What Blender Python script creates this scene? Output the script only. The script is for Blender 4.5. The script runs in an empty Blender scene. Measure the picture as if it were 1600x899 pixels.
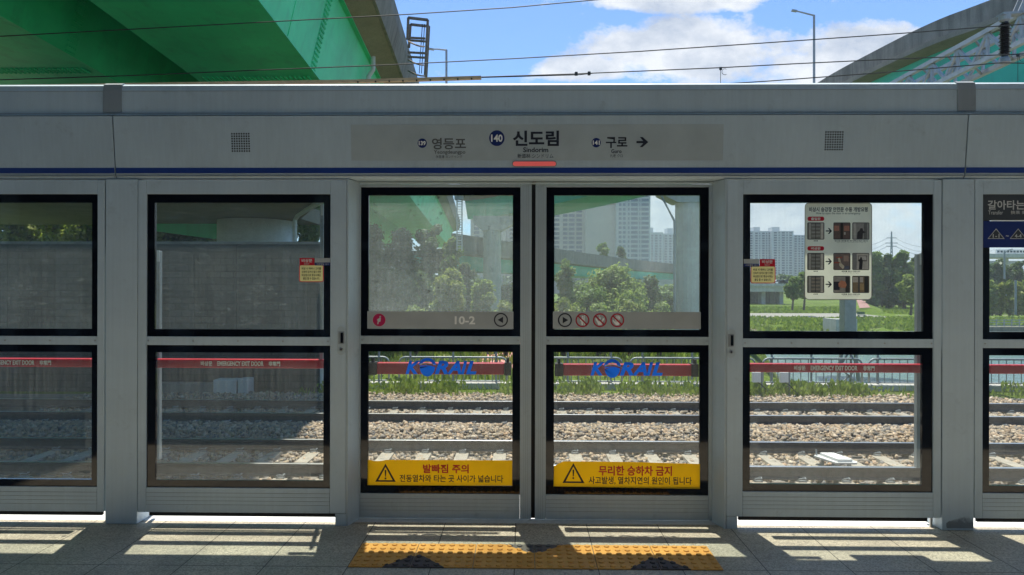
import bpy, bmesh, math, random
import numpy as np
from mathutils import Vector, Matrix, Euler
R = math.radians
random.seed(7); rng = np.random.default_rng(7)
sc = bpy.context.scene
col = sc.collection
PI = math.pi

# ------------------------------------------------------------------ camera
F = 1067.0; EYE = Vector((0, 0, 1.341))
YAW = R(0.9); ROLL = R(0.13)
cam_d = bpy.data.cameras.new('camera'); cam = bpy.data.objects.new('camera', cam_d); col.objects.link(cam)
cam_d.sensor_width = 36; cam_d.lens = F/1600*36; cam_d.clip_start = .05; cam_d.clip_end = 6000
rot = Matrix.Rotation(YAW, 3, 'Z') @ Matrix.Rotation(R(90), 3, 'X') @ Matrix.Rotation(ROLL, 3, 'Z')
cam.matrix_world = Matrix.Translation(EYE) @ rot.to_4x4()
sc.camera = cam
def at(px, py, Y):
    d = rot @ Vector(((px-800)/F, -(py-449.5)/F, -1))
    return EYE + d*(Y/d.y)
def X(px, Y, py=450): return at(px, py, Y).x
def Z(py, Y, px=818): return at(px, py, Y).z

# ------------------------------------------------------------------ materials
def newmat(name):
    m = bpy.data.materials.new(name); m.use_nodes = True
    nt = m.node_tree; nt.nodes.clear()
    out = nt.nodes.new('ShaderNodeOutputMaterial')
    return m, nt, out
def N(nt, t, **kw):
    n = nt.nodes.new(t)
    for k, v in kw.items():
        if k in n.inputs: n.inputs[k].default_value = v
        else: setattr(n, k, v)
    return n
def rgba(c): return (c[0], c[1], c[2], 1)
def ramp(nt, fac, stops, interp='LINEAR'):
    r = nt.nodes.new('ShaderNodeValToRGB'); r.color_ramp.interpolation = interp
    el = r.color_ramp.elements
    while len(el) < len(stops): el.new(.5)
    for e, (p, c) in zip(el, stops):
        e.position = p; e.color = rgba(c) if not isinstance(c, (int, float)) else (c, c, c, 1)
    nt.links.new(fac, r.inputs[0]); return r.outputs[0]
def noise(nt, scale, detail=4, rough=.55, vec=None, stretch=None, obj=False):
    n = N(nt, 'ShaderNodeTexNoise', Scale=scale, Detail=detail, Roughness=rough)
    if vec is None:
        tc = N(nt, 'ShaderNodeTexCoord'); vec = tc.outputs['Object' if obj else 'Object']
    if stretch:
        mp = N(nt, 'ShaderNodeMapping'); mp.inputs['Scale'].default_value = stretch
        nt.links.new(vec, mp.inputs[0]); vec = mp.outputs[0]
    nt.links.new(vec, n.inputs['Vector']); return n.outputs['Fac']
def mixc(nt, fac, a, b, mode='MIX'):
    m = N(nt, 'ShaderNodeMix', data_type='RGBA', blend_type=mode)
    if isinstance(fac, (int, float)): m.inputs[0].default_value = fac
    else: nt.links.new(fac, m.inputs[0])
    for i, v in ((6, a), (7, b)):
        if isinstance(v, tuple): m.inputs[i].default_value = rgba(v)
        else: nt.links.new(v, m.inputs[i])
    return m.outputs[2]
def math_(nt, op, a, b=None, c=None, clamp=False):
    m = N(nt, 'ShaderNodeMath', operation=op, use_clamp=clamp)
    for i, v in enumerate((a, b, c)):
        if v is None: continue
        if isinstance(v, (int, float)): m.inputs[i].default_value = v
        else: nt.links.new(v, m.inputs[i])
    return m.outputs[0]
def pbsdf(nt, out, colr, rough=.5, metal=0, spec=.5, bump=None, bstr=.2, bdist=.01, coat=0):
    p = N(nt, 'ShaderNodeBsdfPrincipled')
    for nm, v in (('Base Color', colr), ('Roughness', rough), ('Metallic', metal), ('Specular IOR Level', spec)):
        if isinstance(v, tuple): p.inputs[nm].default_value = rgba(v)
        elif isinstance(v, (int, float)): p.inputs[nm].default_value = v
        else: nt.links.new(v, p.inputs[nm])
    if bump is not None:
        b = N(nt, 'ShaderNodeBump', Strength=bstr, Distance=bdist); nt.links.new(bump, b.inputs['Height']); nt.links.new(b.outputs[0], p.inputs['Normal'])
    nt.links.new(p.outputs[0], out.inputs[0]); return p
_plain = {}
def plain(c, rough=.5, metal=0, var=.08, scale=6, name='paint', spec=.5):
    key = (c, rough, metal, var, scale)
    if key in _plain: return _plain[key]
    m, nt, out = newmat(name)
    a = tuple(max(0, v*(1-var)) for v in c); b = tuple(min(1, v*(1+var)) for v in c)
    n = noise(nt, scale, 5)
    pbsdf(nt, out, ramp(nt, n, [(.3, a), (.7, b)]), rough, metal, spec)
    _plain[key] = m; return m

def m_painted(name, c, streak=.10, rough=.42, brushed=True):
    m, nt, out = newmat(name)
    g = noise(nt, 2.2, 6, .6)
    s = noise(nt, 1, 5, .6, stretch=(60, 60, 1.2))
    grime = noise(nt, 9, 8, .7)
    a = tuple(v*(1-streak) for v in c); b = tuple(v*(1+streak) for v in c)
    cc = ramp(nt, g, [(.3, a), (.7, b)])
    cc = mixc(nt, .25, cc, ramp(nt, s, [(.35, tuple(v*.86 for v in c)), (.65, tuple(min(1, v*1.1) for v in c))]))
    cc = mixc(nt, ramp(nt, grime, [(.58, 0.0), (.8, .34)]), cc, (.09, .085, .075))
    sm = noise(nt, 1, 7, .7, stretch=(3.5, 3.5, 1.4)); sm2 = noise(nt, 1, 4, .6, stretch=(14, 14, 60))
    cc = mixc(nt, ramp(nt, sm, [(.50, 0.0), (.72, .30)]), cc, tuple(v*.72 for v in c))
    cc = mixc(nt, ramp(nt, sm2, [(.64, 0.0), (.70, .22)]), cc, tuple(min(1, v*1.2) for v in c))
    rr = ramp(nt, grime, [(.3, rough-.06), (.75, rough+.18)])
    pbsdf(nt, out, cc, rr, 0, .5, s, .05, .002)
    return m
M = {}
M['psd'] = m_painted('grey powder coat', (.475, .565, .615))
M['psd_dark'] = m_painted('darker grey tape', (.27, .30, .315))
M['alu'] = m_painted('anodised aluminium', (.43, .50, .525), .08, .36)
M['sign_grey'] = plain((.42, .475, .485), .55, name='sign film')
M['banner'] = plain((.41, .435, .43), .5, name='banner film')
M['black'] = plain((.004, .006, .012), .05, name='black glass border', spec=.45)
M['rubber'] = plain((.012, .012, .013), .7, name='rubber')
M['ink'] = plain((.012, .014, .025), .5, name='ink')
M['ink_grey'] = plain((.12, .125, .12), .5, name='grey ink')
M['blue'] = plain((.008, .035, .21), .4, name='blue film')
M['navy'] = plain((.006, .02, .14), .4, name='navy film')
M['white'] = plain((.78, .78, .75), .5, name='white ink')
M['offwhite'] = plain((.55, .55, .52), .5, name='pale ink')
M['red'] = plain((.42, .012, .028), .35, name='red paint')
M['redfilm'] = plain((.50, .015, .04), .45, name='red film')
M['magenta'] = plain((.50, .008, .09), .45, name='magenta film')
M['yellow'] = plain((.80, .50, .008), .45, .0, .06, 3, name='yellow film')
M['cream'] = plain((.74, .70, .47), .5, name='cream film')
M['redink'] = plain((.62, .03, .015), .5, name='red ink')
M['korail'] = plain((.008, .11, .62), .4, name='blue logo film')
M['poster'] = plain((.60, .60, .54), .5, name='notice board')
M['charcoal'] = plain((.04, .045, .05), .5, name='charcoal film')
M['steel'] = plain((.40, .40, .40), .3, .85, name='worn steel')
M['galv'] = plain((.27, .295, .31), .5, .2, .14, 5, name='galvanised steel')
M['galv_light'] = plain((.38, .41, .43), .45, .1, .15, 5, name='pale galvanised steel')
M['pvc'] = plain((.55, .56, .56), .45, 0, .1, 4, name='white pipe')
M['wire'] = plain((.025, .028, .025), .5, .3, name='dark wire')
M['rail_side'] = plain((.095, .08, .072), .75, .1, .25, 12, name='rusty rail')
M['rail_top'] = plain((.62, .62, .62), .28, .9, .06, 9, name='polished rail head')
M['sleeper'] = plain((.29, .26, .21), .85, 0, .2, 7, name='sleeper concrete')
M['bright'] = plain((.90, .90, .86), .5, name='white print')
def m_film(name, c, tr=.55, rough=.45):
    m, nt, out = newmat(name)
    cc = ramp(nt, noise(nt, 5, 5), [(.3, tuple(v*.93 for v in c)), (.7, tuple(min(1, v*1.05) for v in c))])
    p = pbsdf(nt, out, cc, rough); t = N(nt, 'ShaderNodeBsdfTranslucent'); nt.links.new(cc, t.inputs[0])
    mx = N(nt, 'ShaderNodeMixShader'); mx.inputs[0].default_value = tr
    nt.links.new(p.outputs[0], mx.inputs[1]); nt.links.new(t.outputs[0], mx.inputs[2]); nt.links.new(mx.outputs[0], out.inputs[0]); return m
M['poster'] = m_film('notice board film', (.90, .89, .80), .78)
M['cream'] = m_film('cream film', (.86, .80, .50), .5)
M['yellow'] = m_film('yellow film', (.92, .66, .008), .55)
M['korail'] = m_film('blue logo film', (.012, .17, .85), .5)
M['redfilm'] = m_film('red film', (.62, .015, .045), .4)
M['led'] = None
def m_led():
    m, nt, out = newmat('red lamp lens')
    p = pbsdf(nt, out, (.75, .16, .14), .3)
    p.inputs['Emission Color'].default_value = (1, .12, .10, 1); p.inputs['Emission Strength'].default_value = .14
    return m
M['led'] = m_led()

def m_concrete(name, c, dark=.45, scale=1.0, stain=.5):
    m, nt, out = newmat(name)
    g = noise(nt, 1.1*scale, 8, .65)
    st = noise(nt, 1, 6, .65, stretch=(2.6*scale, 2.6*scale, .22*scale))
    f = noise(nt, 30*scale, 4, .6)
    cc = ramp(nt, g, [(.28, tuple(v*.78 for v in c)), (.72, tuple(min(1, v*1.15) for v in c))])
    cc = mixc(nt, ramp(nt, st, [(.45, 0.0), (.72, stain)]), cc, tuple(v*dark for v in c))
    cc = mixc(nt, .14, cc, ramp(nt, f, [(.3, (.0, .0, .0)), (.7, (1, 1, 1))]), 'OVERLAY')
    pbsdf(nt, out, cc, .88, 0, .25, f, .25, .01); return m
M['conc'] = m_concrete('weathered concrete', (.26, .24, .205), .36, 1, .75)
M['conc_pale'] = m_concrete('pale concrete', (.55, .53, .49), .6, 1, .4)
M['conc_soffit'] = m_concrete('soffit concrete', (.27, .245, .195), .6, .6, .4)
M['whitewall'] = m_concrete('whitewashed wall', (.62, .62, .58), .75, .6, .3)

def m_green(name, c):
    m, nt, out = newmat(name)
    g = noise(nt, .45, 6, .6); p = noise(nt, 1, 5, .6, stretch=(2.0, .35, 2.0)); f = noise(nt, 14, 3)
    cc = ramp(nt, g, [(.3, tuple(v*.82 for v in c)), (.7, tuple(min(1, v*1.15) for v in c))])
    cc = mixc(nt, ramp(nt, p, [(.55, 0.0), (.78, .4)]), cc, (c[0]*1.5+.03, c[1]*1.1, c[2]*1.2+.02))
    dr = noise(nt, 1, 6, .65, stretch=(2.2, 1.1, .12)); ru = noise(nt, 3.2, 8, .7)
    cc = mixc(nt, ramp(nt, dr, [(.52, 0.0), (.74, .42)]), cc, (c[0]*.8, c[1]*.42, c[2]*.45))
    cc = mixc(nt, ramp(nt, ru, [(.66, 0.0), (.78, .5)]), cc, (.16, .12, .05))
    pbsdf(nt, out, cc, .5, 0, .4, p, .25, .05); return m
M['green'] = m_green('green girder paint', (.03, .60, .28))
M['green_b'] = m_green('bright green girder paint', (.06, .68, .33))
M['teal'] = m_green('teal girder paint', (.045, .46, .34))
M['grime'] = plain((.03, .09, .045), .7, name='grimy green')

def m_glass(name, tint, dirt, streak=.5, blotch=0.0, seed=0.0, scratch=0.0):
    m, nt, out = newmat(name)
    tr = N(nt, 'ShaderNodeBsdfTransparent'); tr.inputs[0].default_value = rgba(tint)
    gl = N(nt, 'ShaderNodeBsdfGlossy', Roughness=.015)
    ge = N(nt, 'ShaderNodeNewGeometry'); dt = N(nt, 'ShaderNodeVectorMath', operation='DOT_PRODUCT')
    nt.links.new(ge.outputs['Normal'], dt.inputs[0]); nt.links.new(ge.outputs['Incoming'], dt.inputs[1])
    cs = math_(nt, 'ABSOLUTE', dt.outputs['Value'])
    fr = math_(nt, 'ADD', math_(nt, 'MULTIPLY', math_(nt, 'POWER', math_(nt, 'SUBTRACT', 1.0, cs, clamp=True), 5.0), .62), .035, clamp=True)
    mx = N(nt, 'ShaderNodeMixShader'); nt.links.new(fr, mx.inputs[0]); nt.links.new(tr.outputs[0], mx.inputs[1]); nt.links.new(gl.outputs[0], mx.inputs[2])
    df = N(nt, 'ShaderNodeBsdfDiffuse'); df.inputs[0].default_value = (.62, .66, .62, 1)
    tl = N(nt, 'ShaderNodeBsdfTranslucent'); tl.inputs[0].default_value = (.88, .94, .89, 1)
    md = N(nt, 'ShaderNodeMixShader'); md.inputs[0].default_value = .65; nt.links.new(df.outputs[0], md.inputs[1]); nt.links.new(tl.outputs[0], md.inputs[2])
    tc = N(nt, 'ShaderNodeTexCoord'); mp = N(nt, 'ShaderNodeMapping'); mp.inputs['Location'].default_value = (seed, seed*.7, seed*1.3)
    nt.links.new(tc.outputs['Object'], mp.inputs[0]); v = mp.outputs[0]
    big = noise(nt, 1.8, 6, .65, v)
    fine = noise(nt, 55, 4, .7, v)
    drips = noise(nt, 1, 4, .6, v, (90, 90, 2.2))
    wipes = noise(nt, 1, 5, .6, v, (5, 5, 70))
    d = ramp(nt, big, [(.25, .55), (.75, 1.5)])
    d2 = ramp(nt, drips, [(.35, 1-streak*.5), (.75, 1+streak)])
    d3 = ramp(nt, fine, [(.4, .8), (.62, 1.0), (.8, 1.7)])
    d4 = ramp(nt, wipes, [(.4, .92), (.75, 1.15)])
    f = math_(nt, 'MULTIPLY', math_(nt, 'MULTIPLY', d, d2), math_(nt, 'MULTIPLY', d3, d4))
    f = math_(nt, 'MULTIPLY', f, dirt, clamp=True)
    if scratch:
        for ang, sd_ in ((.35, 0), (-.25, 5), (1.2, 9), (.05, 13)):
            mp2 = N(nt, 'ShaderNodeMapping'); mp2.inputs['Rotation'].default_value = (0, ang, 0); mp2.inputs['Scale'].default_value = (2.4, 1, 26); mp2.inputs['Location'].default_value = (sd_, sd_, sd_)
            nt.links.new(v, mp2.inputs[0]); q = noise(nt, 1.6, 3, .5, mp2.outputs[0])
            ln = ramp(nt, math_(nt, 'ABSOLUTE', math_(nt, 'SUBTRACT', q, .5)), [(.0, 1.0), (.014, 0.0)])
            mp3 = N(nt, 'ShaderNodeMapping'); mp3.inputs['Location'].default_value = (sd_*2, 0, sd_); nt.links.new(v, mp3.inputs[0])
            ms2 = ramp(nt, noise(nt, 3.0, 5, .6, mp3.outputs[0]), [(.53, 0.0), (.66, 1.0)])
            f = math_(nt, 'ADD', f, math_(nt, 'MULTIPLY', math_(nt, 'MULTIPLY', ln, ms2), scratch), clamp=True)
    m2 = N(nt, 'ShaderNodeMixShader'); nt.links.new(f, m2.inputs[0]); nt.links.new(mx.outputs[0], m2.inputs[1]); nt.links.new(md.outputs[0], m2.inputs[2])
    if blotch:
        sp = ramp(nt, noise(nt, 42, 5, .6, v), [(.60, 0.0), (.68, 1.0)])
        ms = ramp(nt, noise(nt, 3.2, 4, .55, v), [(.50, 0.0), (.66, 1.0)])
        bl = N(nt, 'ShaderNodeBsdfDiffuse'); bl.inputs[0].default_value = (.05, .06, .05, 1)
        m3 = N(nt, 'ShaderNodeMixShader'); nt.links.new(math_(nt, 'MULTIPLY', math_(nt, 'MULTIPLY', sp, ms), blotch), m3.inputs[0])
        nt.links.new(m2.outputs[0], m3.inputs[1]); nt.links.new(bl.outputs[0], m3.inputs[2]); m2 = m3
    nt.links.new(m2.outputs[0], out.inputs[0]); return m
M['glass'] = m_glass('dusty door glass', (.93, .97, .95), .028, .8)
M['glass_scr'] = m_glass('scratched door glass', (.90, .95, .93), .045, .4, .25, 4.4, .07)
M['glass_milk'] = m_glass('milky sliding door glass', (.92, .98, .95), .14, .3, .75, 2.2)
M['glass_milk_b'] = m_glass('hazy sliding door glass', (.92, .98, .96), .09, .3, 0, 7.7)
M['glass_low'] = m_glass('dusty lower glass', (.95, .97, .95), .030, .9, 0, 11)

def m_leaf(name, c1, c2, tr=.35):
    m, nt, out = newmat(name)
    g = N(nt, 'ShaderNodeNewGeometry')
    n = noise(nt, .7, 3)
    f = math_(nt, 'ADD', math_(nt, 'MULTIPLY', g.outputs['Random Per Island'], .6), math_(nt, 'MULTIPLY', n, .5), clamp=True)
    cc = ramp(nt, f, [(.15, c1), (.85, c2)])
    d = N(nt, 'ShaderNodeBsdfPrincipled', Roughness=.5); d.inputs['Specular IOR Level'].default_value = .35; nt.links.new(cc, d.inputs[0])
    t = N(nt, 'ShaderNodeBsdfTranslucent')
    t2 = mixc(nt, .5, cc, (.22, .32, .03)); nt.links.new(t2, t.inputs[0])
    mx = N(nt, 'ShaderNodeMixShader'); mx.inputs[0].default_value = tr
    nt.links.new(d.outputs[0], mx.inputs[1]); nt.links.new(t.outputs[0], mx.inputs[2]); nt.links.new(mx.outputs[0], out.inputs[0]); return m
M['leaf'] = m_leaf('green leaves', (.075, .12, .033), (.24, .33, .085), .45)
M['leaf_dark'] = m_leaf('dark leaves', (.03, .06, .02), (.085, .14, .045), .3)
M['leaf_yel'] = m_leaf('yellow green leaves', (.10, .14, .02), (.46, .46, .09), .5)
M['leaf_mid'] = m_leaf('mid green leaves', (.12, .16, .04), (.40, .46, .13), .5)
M['weed'] = m_leaf('weeds', (.09, .15, .03), (.34, .40, .10), .45)
M['bark'] = plain((.11, .085, .06), .9, 0, .3, 9, name='bark')

def m_stone():
    m, nt, out = newmat('ballast stone')
    g = N(nt, 'ShaderNodeNewGeometry')
    cc = ramp(nt, g.outputs['Random Per Island'], [(0, (.10, .10, .105)), (.2, (.34, .265, .185)), (.38, (.17, .165, .16)), (.55, (.43, .33, .225)), (.72, (.26, .19, .13)), (.86, (.48, .41, .325)), (1, (.40, .265, .165))])
    f = noise(nt, 40, 3)
    cc = mixc(nt, .3, cc, ramp(nt, f, [(.3, (.1, .1, .1)), (.7, (.9, .9, .9))]), 'OVERLAY')
    pbsdf(nt, out, cc, .9, 0, .25); return m
M['stone'] = m_stone()
M['bed'] = m_concrete('dark ballast bed', (.21, .19, .165), .55, 9)

def m_floor():
    m, nt, out = newmat('granite paving')
    tc = N(nt, 'ShaderNodeTexCoord'); sx = N(nt, 'ShaderNodeSeparateXYZ'); nt.links.new(tc.outputs['Object'], sx.inputs[0])
    def line(o, off, per, w):
        t = math_(nt, 'ADD', o, 100*per-off); t = math_(nt, 'MODULO', t, per); t = math_(nt, 'SUBTRACT', t, per/2); t = math_(nt, 'ABSOLUTE', t)
        return math_(nt, 'GREATER_THAN', t, per/2-w)
    lx = line(sx.outputs[0], .363, .40, .0022); ly = line(sx.outputs[1], 3.262, .60, .0022)
    seam = math_(nt, 'MAXIMUM', lx, ly)
    v = N(nt, 'ShaderNodeTexVoronoi', Scale=150.0); nt.links.new(tc.outputs['Object'], v.inputs['Vector'])
    sp = N(nt, 'ShaderNodeSeparateColor'); nt.links.new(v.outputs['Color'], sp.inputs[0])
    cc = ramp(nt, sp.outputs[0], [(0, (.19, .165, .125)), (.25, (.36, .32, .245)), (.6, (.53, .47, .35)), (1, (.72, .65, .50))])
    n2 = noise(nt, 320, 3, .7)
    cc = mixc(nt, .35, cc, ramp(nt, n2, [(.3, (.13, .115, .09)), (.7, (.76, .67, .51))]))
    st = noise(nt, 3.1, 9, .7)
    cc = mixc(nt, ramp(nt, st, [(.40, 0.0), (.72, .62)]), cc, (.22, .20, .165))
    vg = N(nt, 'ShaderNodeTexVoronoi', Scale=3.4); nt.links.new(tc.outputs['Object'], vg.inputs['Vector'])
    gum = ramp(nt, math_(nt, 'ADD', vg.outputs['Distance'], math_(nt, 'MULTIPLY', n2, .02)), [(.045, .75), (.062, 0.0)])
    cc = mixc(nt, gum, cc, (.07, .065, .06))
    scf = ramp(nt, noise(nt, 1, 5, .6, stretch=(2.2, 16, 1)), [(.60, 0.0), (.72, .3)])
    cc = mixc(nt, scf, cc, (.13, .12, .105))
    cc = mixc(nt, seam, cc, (.035, .032, .03))
    rr = ramp(nt, noise(nt, 6, 4), [(.3, .42), (.7, .62)])
    pbsdf(nt, out, cc, rr, 0, .45, math_(nt, 'SUBTRACT', math_(nt, 'MULTIPLY', n2, .2), seam), .3, .003); return m
M['floor'] = m_floor()

# ------------------------------------------------------------------ mesh builder
class MB:
    def __init__(s): s.v = []; s.f = []; s.m = []; s.mats = []
    def mi(s, mat):
        if mat not in s.mats: s.mats.append(mat)
        return s.mats.index(mat)
    def poly(s, pts, mat=None):
        b = len(s.v); s.v += [tuple(p) for p in pts]; s.f.append(tuple(range(b, b+len(pts)))); s.m.append(s.mi(mat)); return s
    def faces(s, vs, fs, mat=None):
        b = len(s.v); s.v += [tuple(p) for p in vs]; k = s.mi(mat)
        for f in fs: s.f.append(tuple(i+b for i in f)); s.m.append(k)
        return s
    def box(s, x0, x1, y0, y1, z0, z1, mat=None, bev=0):
        if x0 > x1: x0, x1 = x1, x0
        if y0 > y1: y0, y1 = y1, y0
        if z0 > z1: z0, z1 = z1, z0
        if bev:
            bm = bmesh.new(); bmesh.ops.create_cube(bm, size=1)
            for v in bm.verts: v.co = Vector(((x0+x1)/2+v.co.x*(x1-x0), (y0+y1)/2+v.co.y*(y1-y0), (z0+z1)/2+v.co.z*(z1-z0)))
            bmesh.ops.bevel(bm, geom=bm.edges[:], offset=min(bev, .45*min(x1-x0, y1-y0, z1-z0)), segments=2, affect='EDGES', profile=.5)
            bm.verts.index_update()
            s.faces([v.co[:] for v in bm.verts], [[v.index for v in f.verts] for f in bm.faces], mat); bm.free(); return s
        vs = [(x0, y0, z0), (x1, y0, z0), (x1, y1, z0), (x0, y1, z0), (x0, y0, z1), (x1, y0, z1), (x1, y1, z1), (x0, y1, z1)]
        return s.faces(vs, [(3, 2, 1, 0), (4, 5, 6, 7), (0, 1, 5, 4), (1, 2, 6, 5), (2, 3, 7, 6), (3, 0, 4, 7)], mat)
    def tube(s, pts, r, n=8, mat=None, cap=True):
        pts = [Vector(p) for p in pts]; rs = r if isinstance(r, (list, tuple)) else [r]*len(pts)
        b = len(s.v); k = s.mi(mat)
        for i, p in enumerate(pts):
            t = (pts[min(i+1, len(pts)-1)]-pts[max(i-1, 0)]).normalized()
            up = Vector((0, 0, 1)) if abs(t.z) < .95 else Vector((0, 1, 0))
            u = t.cross(up).normalized(); w = u.cross(t)
            for j in range(n):
                a = 2*PI*j/n; q = p+(u*math.cos(a)+w*math.sin(a))*rs[i]; s.v.append(q[:])
        for i in range(len(pts)-1):
            for j in range(n):
                s.f.append((b+i*n+j, b+i*n+(j+1) % n, b+(i+1)*n+(j+1) % n, b+(i+1)*n+j)); s.m.append(k)
        if cap:
            s.f.append(tuple(b+j for j in reversed(range(n)))); s.m.append(k)
            e = b+(len(pts)-1)*n; s.f.append(tuple(e+j for j in range(n))); s.m.append(k)
        return s
    def beam(s, p, q, w, h, mat=None):
        p, q = Vector(p), Vector(q); t = (q-p).normalized()
        up = Vector((0, 0, 1)) if abs(t.z) < .95 else Vector((0, 1, 0))
        u = t.cross(up).normalized()*w/2; v = u.cross(t).normalized()*h/2
        vs = [p-u-v, p+u-v, p+u+v, p-u+v, q-u-v, q+u-v, q+u+v, q-u+v]
        return s.faces([a[:] for a in vs], [(3, 2, 1, 0), (4, 5, 6, 7), (0, 1, 5, 4), (1, 2, 6, 5), (2, 3, 7, 6), (3, 0, 4, 7)], mat)
    def prism(s, prof, y0, y1, axis='y', mat=None):
        n = len(prof)
        if axis == 'y': vs = [(a, y0, b) for a, b in prof]+[(a, y1, b) for a, b in prof]
        elif axis == 'x': vs = [(y0, a, b) for a, b in prof]+[(y1, a, b) for a, b in prof]
        else: vs = [(a, b, y0) for a, b in prof]+[(a, b, y1) for a, b in prof]
        fs = [tuple(range(n)), tuple(range(2*n-1, n-1, -1))]+[(i, i+n, (i+1) % n+n, (i+1) % n) for i in range(n)]
        return s.faces(vs, fs, mat)
    def sweep(s, path, prof, mat=None):
        """path of (x,y,z); prof of (side offset to the right of travel, dz)"""
        b = len(s.v); n = len(prof); k = s.mi(mat); P = [Vector(p) for p in path]
        for i, p in enumerate(P):
            t = P[min(i+1, len(P)-1)]-P[max(i-1, 0)]; t.z = 0; t.normalize(); u = Vector((t.y, -t.x, 0))
            for a, dz in prof: s.v.append((p+u*a+Vector((0, 0, dz)))[:])
        for i in range(len(P)-1):
            for j in range(n):
                s.f.append((b+i*n+j, b+i*n+(j+1) % n, b+(i+1)*n+(j+1) % n, b+(i+1)*n+j)); s.m.append(k)
        s.f.append(tuple(b+j for j in range(n))); s.m.append(k); e = b+(len(P)-1)*n
        s.f.append(tuple(e+j for j in reversed(range(n)))); s.m.append(k); return s
    def build(s, name, mat=None, parent=None, smooth=False, fix=True):
        me = bpy.data.meshes.new(name)
        off = world_loc(parent)
        me.from_pydata([(a-off.x, b-off.y, c-off.z) for a, b, c in s.v], [], s.f)
        mats = [x if x is not None else mat for x in s.mats] or [mat]
        for x in mats: me.materials.append(x)
        me.polygons.foreach_set('material_index', s.m)
        if smooth: me.polygons.foreach_set('use_smooth', [True]*len(s.f))
        me.update()
        if fix:
            bm = bmesh.new(); bm.from_mesh(me); bmesh.ops.recalc_face_normals(bm, faces=bm.faces[:]); bm.to_mesh(me); bm.free()
        o = bpy.data.objects.new(name, me); col.objects.link(o)
        if parent: o.parent = parent
        return o
def world_loc(o):
    v = Vector((0, 0, 0))
    while o is not None: v += o.location; o = o.parent
    return v
def tag(o, label=None, cat=None, group=None, kind=None):
    if label: o['label'] = label
    if cat: o['category'] = cat; o['kind'] = 'thing'
    if group: o['group'] = group
    if kind: o['kind'] = kind
    return o
def thing(name, label, cat, loc=(0, 0, 0), group=None):
    o = bpy.data.objects.new(name, None); col.objects.link(o); o.location = loc; o.empty_display_size = .2
    return tag(o, label, cat, group)
def structure(o): o['kind'] = 'structure'; return o
def copy_tree(o, parent=None):
    c = o.copy(); col.objects.link(c); c.parent = parent
    for ch in [x for x in o.children]: copy_tree(ch, c)
    return c
_tc = {}
def glyphs(body, bold=0, shear=0, spacing=1):
    key = (body, bold, shear, spacing)
    if key in _tc: return _tc[key]
    c = bpy.data.curves.new('t', 'FONT'); c.body = body; c.size = 1; c.resolution_u = 3; c.offset = bold; c.shear = shear; c.space_character = spacing
    c.fill_mode = 'FRONT'
    o = bpy.data.objects.new('t', c); col.objects.link(o)
    dg = bpy.context.evaluated_depsgraph_get()
    me = bpy.data.meshes.new_from_object(o.evaluated_get(dg))
    vs = np.array([v.co[:2] for v in me.vertices]); fs = [tuple(p.vertices) for p in me.polygons]
    bpy.data.objects.remove(o); bpy.data.curves.remove(c); bpy.data.meshes.remove(me)
    _tc[key] = (vs, fs); return vs, fs
def lettering(body, x0, x1, y0, y1, Y, mat, parent, bold=.0, shear=0, name='lettering', yf=None, spacing=1):
    """writing whose ink fills the rectangle between two points of a vertical face"""
    vs, fs = glyphs(body, bold, shear, spacing)
    lo, hi = vs.min(0), vs.max(0)
    X0, X1 = X(x0, Y), X(x1, Y); Z1, Z0 = Z(y0, Y), Z(y1, Y)
    q = (vs-lo)/(hi-lo)
    mb = MB(); out = []
    for a, b in q:
        z = Z0+b*(Z1-Z0); out.append((X0+a*(X1-X0), (yf(z) if yf else Y), z))
    mb.faces(out, fs); return mb.build(name, mat, parent, fix=False)
def face_out(mb_o): return mb_o
def rect(mb, x0, x1, y0, y1, Y, mat=None, th=.0006, yf=None):
    X0, X1, Z1, Z0 = X(x0, Y), X(x1, Y), Z(y0, Y), Z(y1, Y)
    return mb.faces([(X0, Y if not yf else yf(Z0), Z0), (X1, Y if not yf else yf(Z0), Z0), (X1, Y if not yf else yf(Z1), Z1), (X0, Y if not yf else yf(Z1), Z1)], [(0, 1, 2, 3)], mat)
def film(x0, x1, y0, y1, Y, mat, parent, name, th=.0012, rad=0, n=5):
    """a thin sticker with real thickness, front face at Y"""
    X0, X1, Z1, Z0 = X(x0, Y), X(x1, Y), Z(y0, Y), Z(y1, Y)
    pr = []
    if rad:
        for cx, cz, a0 in ((X1-rad, Z1-rad, 0), (X0+rad, Z1-rad, 90), (X0+rad, Z0+rad, 180), (X1-rad, Z0+rad, 270)):
            for i in range(n+1):
                a = R(a0+90*i/n); pr.append((cx+rad*math.cos(a), cz+rad*math.sin(a)))
    else: pr = [(X0, Z0), (X1, Z0), (X1, Z1), (X0, Z1)]
    mb = MB(); mb.prism(pr, Y, Y+th); return mb.build(name, mat, parent)
def px_poly(mb, pts, Y, mat=None, yf=None):
    out = []
    for a, b in pts:
        z = Z(b, Y); out.append((X(a, Y), yf(z) if yf else Y, z))
    return mb.poly(out, mat)
def ring(mb, cx, cy, ro, ri, Y, mat=None, n=32, a0=0, a1=360, yf=None):
    for i in range(n):
        t0, t1 = R(a0+(a1-a0)*i/n), R(a0+(a1-a0)*(i+1)/n)
        pts = [(cx+ro*math.cos(t0), cy+ro*math.sin(t0)), (cx+ro*math.cos(t1), cy+ro*math.sin(t1))]
        if ri > 0: pts += [(cx+ri*math.cos(t1), cy+ri*math.sin(t1)), (cx+ri*math.cos(t0), cy+ri*math.sin(t0))]
        else: pts += [(cx, cy)]
        px_poly(mb, pts, Y, mat, yf)
def disc(mb, cx, cy, r, Y, mat=None, n=28, yf=None):
    px_poly(mb, [(cx+r*math.cos(2*PI*i/n), cy+r*math.sin(2*PI*i/n)) for i in range(n)], Y, mat, yf)

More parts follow.
